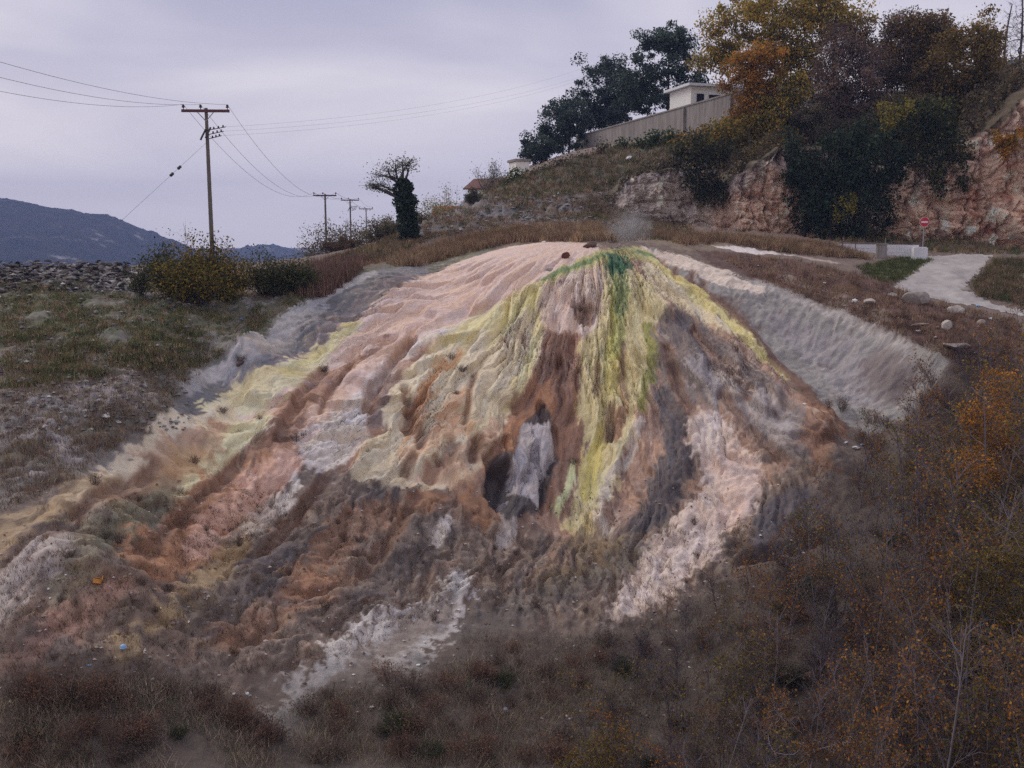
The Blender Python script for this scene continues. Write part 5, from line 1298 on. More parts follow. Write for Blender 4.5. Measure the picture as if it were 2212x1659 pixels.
px_tree('thin_leaved_tree', 884, 88, [(904, 48, 28, 26), (878, 66, 22, 22), (906, 84, 30, 22), (862, 34, 18, 14), (900, 24, 18, 10)], BRN + [((92, 80, 74), 5)], 'tall thin brown tree with the grey post behind it', 32, (86, 76, 72), 0.22, 130, 200, 0.55, 0.12, GB_)
px_tree('thin_leaved_tree', 932, 86, [(940, 52, 26, 26), (930, 28, 22, 12), (930, 92, 30, 24)], BRN + [((96, 78, 36), 4)], 'broad russet-olive tree in the middle of the cliff top', 33, (80, 70, 66), 0.23, 135, 180, 0.55, 0.12, GB_)
px_tree('thin_leaved_tree', 972, 83, [(964, 60, 30, 30), (986, 86, 20, 26), (972, 108, 26, 18), (984, 42, 12, 12)], [((116, 96, 50), 5), ((96, 84, 50), 4), ((134, 106, 52), 2)], 'dense olive-brown tree at the right of the cliff top', 34, (74, 66, 60), 0.24, 140, 190, 0.55, 0.12, GB_)
px_tree('thin_leaved_tree', 900, 82, [(900, 112, 32, 18), (870, 128, 24, 16), (930, 118, 24, 14)], [((100, 88, 64), 4), ((82, 76, 58), 4), ((116, 96, 54), 2)], 'low brown tree leaning over the ivy', 35, (74, 66, 60), 0.18, 120, 140, 0.45, 0.1, GB_)
px_tree('thin_leaved_tree', 815, 82, [(812, 122, 20, 20), (800, 140, 22, 14), (830, 134, 18, 14)], [((86, 78, 66), 4), ((72, 66, 58), 4), ((104, 94, 56), 2)], 'low grey-brown tree behind the pink cliff', 37, (80, 72, 68), 0.18, 110, 100, 0.42, 0.1, GB_)
for i, (px, yt, lb) in enumerate(((1004, 4, 'bare poplar trunk rising highest at the far right'), (1013, -10, 'second bare poplar behind the bluish house'))):
    b = root_at(px, 96); z1 = at(px, yt, 96).z - b.z
    grow_tree('bare_poplar', b, lb, 'tree', z1, [(0, 0, z1 * 0.6, 0.9, 0.9, z1 * 0.4)], BRN, (84, 76, 76), 0.14, 6, 60, 0.5, 41 + i, 0.16, 1.0, group='bare poplars')

# ------------------------------------------------------------------ ivy and shrubs on the cliff
IVY = [((42, 56, 42), 5), ((54, 70, 50), 4), ((34, 44, 36), 3), ((72, 80, 50), 1)]
def ivy(name, spots, n, leaf, cols, label, seed, spread=0.55, d_off=0.0, cat='ivy'):
    """leaves hung on the rock at each spot (px, py, depth, radius in px)"""
    r = np.random.default_rng(seed); b = MB(); sb = MB()
    tot = sum(s[3] ** 2 for s in spots); p0 = at(spots[0][0], spots[0][1], spots[0][2])
    for px, py, d, rp in spots:
        k_ = int(n * rp * rp / tot); c = np.array(at(px, py, d)[:]) - np.array(p0[:]); rm = rp * d / FPX
        ncl = max(4, k_ // 60)
        cl = r.normal(size=(ncl, 3)); cl /= np.linalg.norm(cl, axis=1)[:, None]; cl *= (r.uniform(0.2, 1, (ncl, 1)) ** 0.5) * rm * np.array([1, 0.6, 1]); cl[:, 1] -= 0.2
        w = r.integers(0, ncl, k_)
        tone = (1 + r.normal(0, 0.2, ncl))[w][:, None]
        b.leaves(c + cl[w] + np.clip(r.normal(0, spread * 0.6, (k_, 3)), -spread, spread) * np.array([1, 0.6, 1.2]), leaf * r.uniform(0.6, 1.4, k_), palette(cols, k_, r) * tone, 0.2, 0.8, r)
        for q in range(6):
            a_ = c + r.normal(0, rm * 0.5, 3); sb.tube(bend(a_ + [0, 0.6, rm * 0.6], a_ - [0, 0, rm * 0.7], r, 0.1, 6), 0.02, 4, lin((70, 62, 56)), cap=False)
    root = empty(name, p0, label, cat)
    sb.obj('stem', M_BARK, root); b.obj('foliage', M_LEAF, root)
    return root
ivy('ivy_curtain', [(806, 175, 75.6, 24), (835, 160, 75.6, 30), (866, 150, 76, 30), (810, 205, 75.4, 22), (838, 200, 75.6, 30), (868, 190, 76, 28), (890, 165, 77, 24), (850, 222, 75.8, 20), (820, 226, 75.6, 14), (876, 214, 76.2, 16), (795, 150, 76, 16)],
    15000, 0.22, IVY, 'dark green ivy curtain hanging down the middle of the cliff', 51)
ivy('ivy_curtain', [(905, 132, 77, 26), (935, 120, 76.6, 26), (920, 150, 76.4, 18), (950, 142, 76, 16), (936, 172, 76, 10), (962, 160, 75.8, 10), (940, 190, 75.8, 6), (962, 182, 75.4, 7)],
    8000, 0.2, [((52, 60, 36), 4), ((40, 50, 34), 4), ((104, 100, 44), 1), ((80, 76, 40), 2)], 'olive creeper trailing over the red cliff above the sign', 52)
ivy('ivy_curtain', [(705, 165, 77, 22), (690, 150, 77.5, 16), (712, 195, 76.8, 14), (700, 185, 77, 14), (725, 150, 77.4, 12)],
    4500, 0.2, [((48, 52, 38), 4), ((62, 62, 42), 4), ((34, 40, 32), 3), ((96, 84, 46), 1)], 'dark bush draped between the grey and the pink rock', 53)
ivy('yellow_shrub', [(1006, 150, 73.6, 13), (1014, 140, 73.6, 9), (1000, 140, 74, 8)], 1100, 0.18, [((178, 126, 34), 4), ((150, 112, 40), 3), ((120, 100, 40), 2)], 'golden shrub clinging high on the red cliff', 54, 0.35, cat='shrub')
ivy('yellow_shrub', [(842, 208, 74.6, 12), (836, 216, 74.6, 8), (850, 196, 74.8, 8)], 600, 0.16, [((128, 116, 48), 4), ((104, 98, 46), 3)], 'olive-yellow sprays in the dark ivy curtain', 55, 0.35, cat='shrub')
ivy('yellow_shrub', [(885, 118, 76, 14), (905, 110, 76, 10)], 700, 0.16, [((124, 112, 44), 4), ((100, 92, 42), 3)], 'yellow-green sprays above the creeper on the cliff', 56, 0.4, cat='shrub')
ivy('slope_shrub', [(692, 140, 85, 7), (706, 138, 84, 9), (724, 137, 83, 14), (746, 136, 82, 17), (770, 132, 82, 18), (678, 142, 86, 6)], 5000, 0.2, [((124, 106, 48), 4), ((96, 90, 44), 4), ((150, 112, 46), 2), ((66, 66, 42), 3)], 'row of yellowing shrubs below the retaining wall', 57, cat='shrub')
ivy('slope_shrub', [(640, 146, 90, 6), (655, 142, 90, 7), (622, 150, 91, 6), (670, 138, 89, 6), (606, 154, 92, 5)], 2600, 0.2, [((50, 66, 40), 4), ((66, 78, 46), 3), ((42, 50, 36), 2)], 'low green bramble along the wall foot', 58, cat='shrub')
ivy('slope_shrub', [(516, 180, 88, 8), (505, 184, 88, 6), (528, 177, 88, 5)], 1200, 0.18, [((58, 70, 40), 4), ((74, 80, 44), 3), ((46, 54, 36), 2)], 'rounded green bush on the skyline by the brown roof', 59, cat='shrub')
ivy('slope_shrub', [(560, 168, 88, 8), (580, 160, 89, 8), (545, 174, 88, 7), (530, 182, 87, 6), (600, 153, 90, 8)], 1800, 0.18, [((72, 66, 52), 4), ((88, 68, 58), 3), ((60, 60, 44), 3)], 'brownish scrub strung along the upper hillside', 60, cat='shrub')

ivy('clifftop_scrub', [(975, 122, 77, 14), (990, 108, 77, 14), (1004, 96, 77, 14), (1018, 84, 76.5, 15), (984, 96, 79, 16), (1012, 74, 78, 16), (1000, 112, 76, 8)], 4200, 0.2, [((88, 78, 58), 4), ((104, 88, 64), 3), ((72, 66, 52), 3)], 'brown scrub covering the top of the red cliff', 71, 0.5, cat='shrub')
ivy('clifftop_scrub', [(734, 168, 77.6, 10), (748, 160, 77.4, 10), (762, 154, 77.2, 11), (778, 150, 77.2, 11), (790, 146, 77.4, 12), (756, 148, 79, 12), (775, 142, 79, 12)], 3600, 0.18, [((92, 80, 58), 4), ((78, 72, 52), 3), ((110, 92, 54), 2)], 'low scrub along the top of the pink rock', 72, 0.45, cat='shrub')
ivy('clifftop_scrub', [(612, 196, 79.6, 6), (626, 182, 79, 8), (644, 172, 79, 9), (662, 168, 79, 9), (680, 166, 79, 9), (650, 164, 81, 9)], 2600, 0.18, [((96, 88, 72), 4), ((80, 74, 60), 3), ((110, 96, 74), 2)], 'dry scrub along the top of the grey rock', 73, 0.4, cat='shrub')

# ------------------------------------------------------------------ ivy-clad tree and scrub by the poles
b = root_at(405, 72)
itop = at(405, 180, 72).z - b.z
tr = empty('ivy_clad_tree', b, 'leaning tree wrapped in dark ivy with a flat sparse crown', 'tree')
r = np.random.default_rng(77); tb = MB(); bt = lin((78, 70, 66))
tk = bend((0, 0, -0.3), (-0.35, 0, itop), r, 0.03, 8); tb.tube(tk, np.linspace(0.3, 0.16, 8), 8, bt)
cl = []
for (qx, qy, rp) in ((388, 169, 9), (395, 165, 8), (402, 163, 7), (382, 175, 7), (408, 168, 6), (411, 161, 4), (374, 184, 6), (379, 186, 7), (386, 190, 5), (392, 176, 7), (372, 187, 4)):
    cl.append((np.array((at(qx, qy, 72) - b)[:]), rp * 72 / FPX))
for c, rr in cl:
    s0 = tk[4] if c[2] < itop + 0.3 else tk[6]
    mid = bend(s0, c, r, 0.12, 6); tb.tube(mid, np.linspace(0.12, 0.04, 6), 5, bt, cap=False)
    for q in range(14):
        e_ = c + r.normal(0, rr * 0.7, 3) * np.array([1.3, 1, 0.5]); tb.tube(bend(mid[4], e_, r, 0.1, 3), np.linspace(0.025, 0.008, 3), 3, bt, cap=False)
tb.obj('trunk', M_BARK, tr)
lv = MB()
for c, rr in cl:
    n = int(50 + 150 * rr); lv.leaves(c + r.normal(0, rr * 0.75, (n, 3)) * np.array([1.3, 1, 0.7]), 0.14, palette([((92, 90, 66), 4), ((76, 78, 60), 4)], n, r), 0.3, 0.6, r)
lv.obj('crown', M_LEAF, tr)
n = 4200; t = r.uniform(0, 1, n); w = 0.35 + 1.1 * np.sin(np.clip(t * 1.15, 0, 1) * math.pi) ** 0.8 * (1 - 0.45 * t)
w = np.interp(t, [0, 0.15, 0.4, 0.65, 0.85, 1.0], [0.62, 0.72, 0.62, 0.72, 0.6, 0.34]); a_ = r.uniform(0, 6.28, n); rad = w * np.sqrt(r.uniform(0.3, 1, n)) * (1 + 0.7 * perlin(a_ * 1.1, t * 8, 5) + 0.1 * r.normal(size=n))
c = np.stack([np.cos(a_) * rad + 0.25 - 0.5 * t, np.sin(a_) * rad, t * (itop + 0.1)], 1)
MB().leaves(c, 0.22 * r.uniform(0.7, 1.3, n), palette([((46, 60, 46), 5), ((60, 76, 56), 3), ((36, 46, 38), 3)], n, r), 0.2, 0.8, r).obj('ivy', M_LEAF, tr)
SCR = [((92, 86, 66), 4), ((78, 72, 58), 4), ((112, 100, 68), 2)]
for i, (px, d, yt, wpx, lb, cols, ln) in enumerate((
        (328, 84, 226, 54, 'grey-brown scrub bush at the foot of the second pole', SCR, 1500), (352, 86, 220, 52, 'scrub bush between the second and third poles', SCR, 1700),
        (379, 80, 219, 34, 'tall twiggy bush just left of the ivy-clad tree', SCR, 1400), (340, 78, 240, 56, 'low brown scrub before the far poles', [((92, 74, 58), 4), ((80, 66, 54), 4)], 1700),
        (394, 78, 222, 30, 'olive bush half behind the ivy-clad trunk', SCR, 1300), (430, 92, 200, 30, 'pale sparse bush right of the ivy-clad tree', [((138, 130, 92), 4), ((116, 112, 82), 3)], 800),
        (450, 98, 189, 34, 'pale yellow-green tree above the orange roof', [((146, 138, 92), 4), ((120, 116, 80), 3)], 1000), (490, 100, 164, 30, 'thin pale bush on the skyline left of the tiny house', [((118, 116, 98), 4), ((104, 100, 88), 3)], 600),
        (418, 84, 214, 26, 'small olive bush on the ridge behind the ivy-clad tree', SCR, 800), (472, 84, 190, 14, 'dark little bush on the hillside skyline', [((58, 60, 46), 3), ((72, 64, 52), 3)], 500))):
    b = root_at(px, d); hh = max(at(px, yt, d).z - b.z, 0.8); w = wpx * d / FPX / 2 * 1.15
    grow_shrub('scrub_bush', b, lb, 'bush', cols, w, w * 0.8, hh, 40, int(ln * 2.2), 0.17, (88, 78, 74), 90 + i, 'scrub by the far poles', sr=0.022)
# ------------------------------------------------------------------ bushes by the near pole
YB = [((112, 96, 40), 5), ((84, 80, 38), 4), ((138, 106, 40), 2), ((62, 64, 36), 4)]
GB = [((56, 62, 38), 4), ((72, 72, 42), 4), ((88, 78, 44), 2), ((42, 48, 32), 3)]
for i, (px, py, wpx, hpx, lb, cols, ln, lf) in enumerate((
        (198, 305, 84, 68, 'large yellow-olive bush around the foot of the near pole', YB, 9500, 0.15), (166, 296, 50, 44, 'olive bush on the left flank of the yellow bush', GB, 4200, 0.14),
        (228, 299, 50, 46, 'yellow-brown bush just right of the near pole', YB, 4200, 0.14), (256, 296, 44, 36, 'dark green hedge bush right of the near pole', GB, 4200, 0.13),
        (280, 294, 40, 32, 'dark bush in the middle of the hedge', GB, 3800, 0.13), (300, 291, 36, 28, 'last dark bush of the hedge, before the russet reeds', GB, 3400, 0.13),
        (264, 292, 40, 34, 'dark green hedge bush between its two neighbours', GB, 3400, 0.13), (140, 292, 36, 28, 'low dark bush at the end of the stone bank', GB, 1300, 0.11))):
    g_, _ = seen(px, py); d = g_.y; w = wpx * d / FPX / 2; hh = hpx * d / FPX
    grow_shrub('hedge_bush', g_, lb, 'bush', cols, w, w * 0.7, hh, 34, ln, lf, (80, 72, 64), 120 + i, 'bushes by the near pole')
g_, _ = seen(198, 300); grow_shrub('tall_sprays', g_, 'tall sparse sprays standing above the yellow bush', 'bush', YB, 1.6, 1.0, 72 * g_.y / FPX, 18, 420, 0.11, (86, 76, 66), 140)

# ------------------------------------------------------------------ tufts, grasses
def blades(name, sampler, n, per, hmin, hmax, cols, label, seed, wid=0.012, lean=0.35, spread=0.14):
    r = np.random.default_rng(seed); pts = []
    while len(pts) < n:
        p = sampler(r)
        if p is not None:
            pts.append(p)
    pts = np.array(pts); k_ = n * per
    c = np.repeat(pts, per, 0) + np.concatenate([r.normal(0, spread, (k_, 2)), np.zeros((k_, 1))], 1)
    c[:, 2] -= 0.06
    hgt = np.repeat(r.uniform(hmin, hmax, n), per) * r.uniform(0.6, 1.1, k_)
    tip = c + np.concatenate([r.normal(0, lean, (k_, 2)) * hgt[:, None], hgt[:, None]], 1)
    a_ = r.uniform(0, 6.28, k_); s = np.stack([np.cos(a_), np.sin(a_), np.zeros(k_)], 1) * wid
    b = MB(); tn = np.repeat(palette(cols, n, r, 0.2), per, 0) * (1 + r.normal(0, 0.12, (k_, 1)))
    b.add(np.stack([c - s, c + s, tip], 1).reshape(-1, 3), np.arange(k_ * 3).reshape(-1, 3), np.repeat(np.clip(tn, 0.01, 0.8), 3, 0))
    o = b.obj(name, M_GRASS, None, False)
    return tagged(o, label, kind='stuff')
def ragged(pts, k=1.6):
    f = poly_px(pts)
    def s(r):
        p = f(r)
        if p is None or perlin(np.array([p[0] / 1.7]), np.array([p[1] / 1.7]), 5)[0] < r.uniform(-0.5, 0.35):
            return None
        return p
    return s
STRAW = [((128, 106, 82), 4), ((110, 90, 72), 4), ((146, 124, 96), 2), ((96, 76, 64), 2)]
RUST = [((108, 84, 72), 4), ((94, 76, 66), 4), ((126, 100, 82), 2)]
GRN = [((74, 80, 46), 4), ((88, 88, 52), 3), ((60, 68, 42), 3)]
blades('ridge_grass', poly_px("840,570 960,524 1080,500 1290,488 1330,520 1200,520 1100,524 1000,548 900,575"), 2600, 14, 0.35, 0.75, STRAW, 'tall straw-coloured grass behind the mound crest', 61, 0.02)
blades('ridge_grass', poly_px("1400,505 1560,508 1720,520 1800,530 1880,560 1720,548 1560,522 1480,530"), 1600, 12, 0.3, 0.6, STRAW, 'dry grass on the flat beyond the spring', 62, 0.02)
blades('ridge_grass', poly_px("1270,425 1460,440 1500,500 1470,515 1330,520 1290,500"), 1000, 11, 0.25, 0.55, STRAW + GRN[:1], 'dull grass just behind the steaming vent', 73, 0.02)
blades('thicket_grass', poly_px("1000,1360 1300,1370 1450,1340 1600,1250 1760,1200 1850,1020 1980,940 2100,860 2212,860 2212,1659 900,1659"), 6000, 9, 0.15, 0.5, [((104, 90, 78), 5), ((88, 78, 70), 5), ((122, 104, 86), 2), ((70, 72, 52), 2)], 'dead grass on the floor of the gully thicket', 74, 0.008, 0.5, 0.25)
blades('hill_grass', ragged("860,525 940,460 1080,428 1300,420 1290,490 1080,500 940,520"), 1300, 9, 0.2, 0.45, STRAW + GRN[:1], 'tufts of dry grass between the grey crags', 75, 0.022)
blades('hill_grass', poly_px("700,560 800,530 870,500 920,520 850,560 760,580"), 900, 10, 0.2, 0.5, STRAW + GRN[:1], 'grass on the saddle below the ivy-clad tree', 76, 0.02)
blades('reeds', poly_px("640,590 700,570 790,565 760,600 700,640 650,640"), 800, 14, 0.5, 0.9, [((118, 92, 80), 4), ((100, 78, 70), 4), ((132, 108, 90), 2)], 'russet reeds at the right end of the hedge', 63, 0.02, 0.2)
blades('hill_grass', poly_px("1000,430 1150,372 1300,325 1480,290 1560,320 1400,380 1300,415 1180,425 1060,432"), 2200, 9, 0.25, 0.55, STRAW + GRN, 'dull grass over the hillside behind the mound', 64, 0.025)
blades('field_grass', ragged("0,605 150,612 330,650 520,680 640,620 680,640 540,715 440,790 300,800 0,840"), 5600, 9, 0.12, 0.3, GRN + STRAW[:1], 'green grass of the left field', 65, 0.016)
blades('slope_grass', poly_px("0,720 300,740 420,770 500,740 400,830 350,890 160,1030 0,1110"), 2200, 9, 0.12, 0.32, STRAW + [((120, 110, 94), 5)], 'brown grass on the left slope', 66, 0.014)
blades('bank_grass', poly_px("1540,545 1720,562 1900,600 1980,640 2200,690 2212,820 2060,780 1960,725 1760,648 1640,605"), 2400, 9, 0.15, 0.4, RUST + STRAW[:1], 'rusty grass on the bank behind the ridge', 67, 0.018)
blades('path_grass', poly_px("1850,575 1990,548 2010,560 1930,612 1880,600"), 700, 10, 0.15, 0.35, GRN, 'green grass left of the gravel path', 68, 0.018)
blades('path_grass', poly_px("2110,640 2100,610 2150,560 2212,560 2212,660"), 900, 10, 0.2, 0.5, STRAW + GRN, 'mixed grass right of the gravel path', 69, 0.018)
blades('path_grass', poly_px("1700,500 1900,505 2100,510 2212,530 2212,550 2000,545 1990,525 1800,522"), 900, 10, 0.2, 0.5, STRAW + GRN, 'grass below the cliff foot', 70, 0.02)
blades('foot_grass', ragged("0,1480 200,1460 420,1460 560,1540 700,1500 1000,1420 1320,1380 1320,1659 0,1659"), 5600, 11, 0.12, 0.42, [((136, 120, 104), 6), ((114, 104, 90), 5), ((100, 88, 78), 4), ((150, 132, 110), 2), ((78, 82, 58), 2)], 'brown grass at the foot of the slope', 71, 0.008, 0.5, 0.25)
blades('slope_tufts', poly_px("0,1180 200,1080 420,1050 640,1060 840,1080 1040,1130 1240,1190 1440,1130 1700,1230 1440,1360 1000,1300 700,1440 420,1460 0,1480"), 4500, 9, 0.08, 0.28, RUST + [((84, 76, 62), 5), ((112, 92, 66), 3)], 'small dry tufts over the lower slopes', 72, 0.009, 0.5, 0.10)

# ------------------------------------------------------------------ dry shrubs: a few kinds, then copies
def shrub_kinds(name, specs):
    out = []
    for i, (lb, cols, bark, ln, hz, rx, lf) in enumerate(specs):
        out.append(grow_shrub(name, (0, 0, -400), lb, 'shrub', cols, rx, rx, hz, 30, ln, lf, bark, 200 + i + len(name), 'dry shrubs of the slopes', 1.0, 0.009))
    return out
kinds = shrub_kinds('dry_shrub', [
    ('dark twiggy shrub with a few dead leaves on the lower slopes', [((98, 82, 70), 4), ((82, 70, 62), 4)], (98, 84, 78), 500, 0.7, 0.55, 0.06),
    ('russet dry shrub with small curled leaves on the lower slopes', [((112, 82, 66), 4), ((96, 74, 64), 4), ((124, 88, 58), 2)], (104, 88, 82), 700, 0.8, 0.6, 0.06),
    ('low dull green shrub among the dry brush', [((58, 64, 38), 4), ((46, 52, 34), 4), ((74, 74, 44), 2)], (66, 60, 52), 1100, 0.6, 0.6, 0.07)])
first = [True] * 3
def plant(src, i, p, rz, s, tilt=(0, 0), label=None):
    if first[i]:
        first[i] = False; src.location = p; src['label'] = label or src['label']; src.rotation_euler = (tilt[0], tilt[1], rz); src.scale = (s, s, s)
        return src
    c_ = copy_thing(src, p, rz, s, label, tilt); c_.scale = (s * r.uniform(0.7, 1.4), s * r.uniform(0.7, 1.3), s * r.uniform(0.55, 1.1))
    return c_
r = np.random.default_rng(303)
marks = [(420, 1000), (300, 1080), (560, 905), (480, 890), (205, 1045), (1175, 880), (1255, 670), (975, 775), (1000, 800), (985, 850), (130, 1300), (350, 1290), (150, 1200), (640, 950), (700, 800), (1500, 1130), (1590, 1180), (1160, 1310), (1240, 1000), (520, 780)]
for fx, fy in marks:
    p, _ = seen(fx * FK, fy * FK); plant(kinds[0], 0, p, r.uniform(0, 6.3), r.uniform(0.35, 0.75), label='small dark tuft of dry shrub on the coloured mound')
low = poly_px("0,1240 200,1140 420,1100 640,1120 840,1140 1040,1170 1240,1220 1440,1160 1640,1230 1440,1360 1000,1330 700,1460 420,1480 0,1500")
foot = poly_px("0,1490 220,1470 440,1480 560,1560 720,1500 1000,1430 1320,1390 1340,1659 0,1659")
for q in range(60):
    p = low(r)
    if p: plant(kinds[int(q % 5 == 0)], int(q % 5 == 0), p, r.uniform(0, 6.3), r.uniform(0.18, 0.55), label='small dry shrub dotting the lower coloured slopes')
cnt = 0
while cnt < 75:
    p = foot(r)
    if p:
        i = int(r.choice(3, p=[0.48, 0.50, 0.02])); plant(kinds[i], i, p, r.uniform(0, 6.3), r.uniform(0.5, 1.2), label=('dark twiggy shrub in the brown grass at the slope foot', 'russet dry shrub in the brown grass at the slope foot', 'low dull green shrub among the dry brush')[i]); cnt += 1
bankp = poly_px("1640,590 1900,610 1960,650 2100,690 2212,700 2212,860 2080,800 1900,700 1760,650")
for q in range(60):
    p = bankp(r)
    if p: plant(kinds[int(q % 3 > 0)], int(q % 3 > 0), p, r.uniform(0, 6.3), r.uniform(0.4, 0.8), label='dry shrub on the red earth bank behind the ridge')
gulp = poly_px("1780,860 1900,900 2000,860 2060,800 2140,800 2100,900 1960,960 1860,1000")
for q in range(70):
    p = gulp(r)
    if p: plant(kinds[int(q % 2)], int(q % 2), p, r.uniform(0, 6.3), r.uniform(0.5, 1.0), label='dry shrub in the gully below the grey ridge face')
for fx, fy, sc_ in ((60, 1610, 0.8), (850, 1580, 0.9), (880, 1560, 0.7), (930, 1630, 0.8), (1730, 1290, 1.3), (1700, 1330, 1.1)):
    p, _ = seen(fx * FK, min(fy * FK, 766)); plant(kinds[2], 2, p, r.uniform(0, 6.3), sc_)

thk = poly_px("1040,1400 1320,1390 1460,1350 1620,1260 1780,1210 1860,1040 1980,960 2100,880 2212,900 2212,1659 1040,1659")
cnt = 0
while cnt < 110:
    p = thk(r)
    if p:
        i = int(r.choice(3, p=[0.5, 0.42, 0.08])); plant(kinds[i], i, p, r.uniform(0, 6.3), r.uniform(0.5, 1.2), label=('dark twiggy shrub under the saplings of the thicket', 'russet dry shrub under the saplings of the thicket', 'dull green shrub under the saplings of the thicket')[i]); cnt += 1
# ------------------------------------------------------------------ thicket of saplings in the gully
def sapling(seed, H_, leafn, cols, label, bark, lf=0.07, spread=1.0, nb=22, tw=9, cat='sapling'):
    r = np.random.default_rng(seed); root = empty('sapling', (0, 0, -400), label, 'sapling', 'saplings of the gully thicket')
    tb = MB(); bt = lin(bark); tips = []
    for st_ in range(2 if seed % 2 else 1):
        ln = r.normal(0, 0.22, 2) * spread
        tk = bend((0.1 * st_, 0, -0.3), (ln[0] * H_ * 0.5, ln[1] * H_ * 0.5, H_ * (1 - 0.2 * st_)), r, 0.03, 9)
        tb.tube(tk, np.linspace(0.028, 0.006, 9) * (H_ / 4) ** 0.8, 5, bt * 1.15, cap=False)
        for i in range(nb):
            t = r.uniform(0.12, 0.97); k_ = t * 8; j = int(k_); p0 = tk[j] * (1 - (k_ - j)) + tk[min(j + 1, 8)] * (k_ - j)
            a_ = r.uniform(0, 6.28); L_ = H_ * 0.33 * (1.1 - t * 0.7) * r.uniform(0.6, 1.2)
            q = p0 + np.array([math.cos(a_) * L_ * 0.62, math.sin(a_) * L_ * 0.62, L_ * 0.75])
            br = bend(p0, q, r, 0.06, 5); tb.tube(br, np.linspace(0.010, 0.004, 5), 3, bt * r.uniform(0.8, 1.2), cap=False)
            for _ in range(tw):
                m_ = int(r.integers(1, 5)); e_ = br[m_] + (q - p0) / L_ * 0.22 * r.uniform(0.5, 1.4) + r.normal(0, 0.15, 3)
                tb.tube([br[m_], (br[m_] + e_) / 2 + r.normal(0, 0.02, 3), e_], [0.0045, 0.0035, 0.002], 3, bt * r.uniform(0.65, 1.1) * np.array([1.0, 0.96, 1.0]), cap=False)
                tips += [e_, (br[m_] + e_) / 2]
    tb.obj('trunk', M_BARK, root)
    tips = np.array(tips)
    c = tips[r.integers(0, len(tips), leafn)] + r.normal(0, 0.05, (leafn, 3))
    MB().leaves(c, lf * r.uniform(0.6, 1.3, leafn), palette(cols, leafn, r, 0.2), 0.0, 0.6, r).obj('crown', M_LEAF, root)
    return root
ORL = [((140, 92, 36), 4), ((108, 76, 40), 4), ((154, 108, 42), 2), ((84, 64, 44), 4)]
YLL = [((110, 94, 40), 4), ((86, 80, 38), 4), ((136, 106, 42), 2), ((70, 68, 36), 4)]
PUR = [((78, 62, 58), 4), ((66, 54, 54), 4), ((92, 66, 50), 2)]
BK = (118, 110, 114); BK2 = (98, 88, 92)
saps = [sapling(401, 3.4, 160, PUR, 'leafless purple-brown sapling in the gully thicket', BK2), sapling(402, 3.8, 130, PUR, 'leafless purple-brown sapling in the gully thicket', BK),
        sapling(403, 3.0, 240, PUR + ORL[:1], 'thin sapling with a few rusty leaves in the thicket', BK2), sapling(404, 4.4, 620, ORL, 'orange-leaved sapling in the gully thicket', BK, lf=0.085),
        sapling(405, 4.2, 950, YLL, 'yellow-green leaved sapling in the gully thicket', BK, lf=0.085), sapling(406, 5.2, 700, ORL + YLL, 'tall pale-stemmed sapling with gold leaves in the thicket', (124, 118, 122), nb=28)]
sfirst = [True] * len(saps)
def sap(i, p, s):
    tilt = (r.normal(0, 0.10), r.normal(-0.06, 0.12)); rz = r.uniform(0, 6.3)
    if sfirst[i]:
        sfirst[i] = False; saps[i].location = p; saps[i].rotation_euler = (*tilt, rz); saps[i].scale = (s, s, s)
    else:
        copy_thing(saps[i], p, rz, s, None, tilt)
TH_ = np.array(fpts("1850,1000 1960,940 2100,830 2300,760 2420,900 2420,2000 1180,2000 1260,1480 1420,1380 1560,1300 1700,1220 1800,1130"))
cnt = 0; tries = 0
while cnt < 270 and tries < 4000:
    tries += 1
    x, y = r.uniform(540, 1120), r.uniform(350, 925)
    if not in_poly(TH_, x, y):
        continue
    p, _ = seen(x, y)
    if p.y < 14:
        continue
    rightness = (x - 700) / 320 + (y - 600) / 900
    pr = np.array([0.34, 0.3, 0.3, 0.06, 0.05, 0.02]) if rightness < 0.15 else np.array([0.2, 0.2, 0.14, 0.24, 0.14, 0.08]) if rightness < 0.7 else np.array([0.1, 0.12, 0.1, 0.28, 0.26, 0.14])
    i = int(r.choice(6, p=pr / pr.sum()))
    edge = min(max(poly_sd(TH_, np.array([x]), np.array([y]), 50)[0] / 60.0, 0), 1)
    sap(i, (p.x, p.y, p.z - 0.1), (r.uniform(0.5, 0.8) + 0.35 * edge + (0.15 if x > 900 else 0)) * min(max(0.62 + (x - 600) / 600.0, 0.6), 1.0)); cnt += 1

for fx, fy, i, sc_ in ((2150, 1010, 4, 1.25), (2195, 1000, 3, 1.35), (2120, 1090, 3, 1.2), (2180, 1120, 4, 1.45), (2210, 1200, 5, 1.4), (2140, 1230, 4, 1.3), (2080, 1180, 3, 1.15), (2200, 1330, 4, 1.5), (2120, 1370, 3, 1.3), (2060, 1330, 3, 1.1), (2170, 1480, 4, 1.5), (2090, 1520, 5, 1.35), (2210, 1560, 4, 1.5), (2010, 1450, 3, 1.1), (2230, 1050, 4, 1.5), (2240, 1180, 3, 1.5), (2250, 1300, 4, 1.5), (1900, 1640, 5, 1.0), (1960, 1560, 5, 1.05), (2040, 1640, 5, 1.2), (2000, 1380, 5, 1.0), (2100, 1450, 5, 1.2), (2180, 1640, 5, 1.3), (1280, 1640, 4, 0.8), (1330, 1640, 4, 0.75), (2190, 1250, 4, 1.5), (2150, 1130, 4, 1.3)):
    p, _ = seen(fx * FK, fy * FK)
    if p.y > 16 and p.y < 60:
        sap(i, (p.x, p.y, p.z - 0.1), sc_)

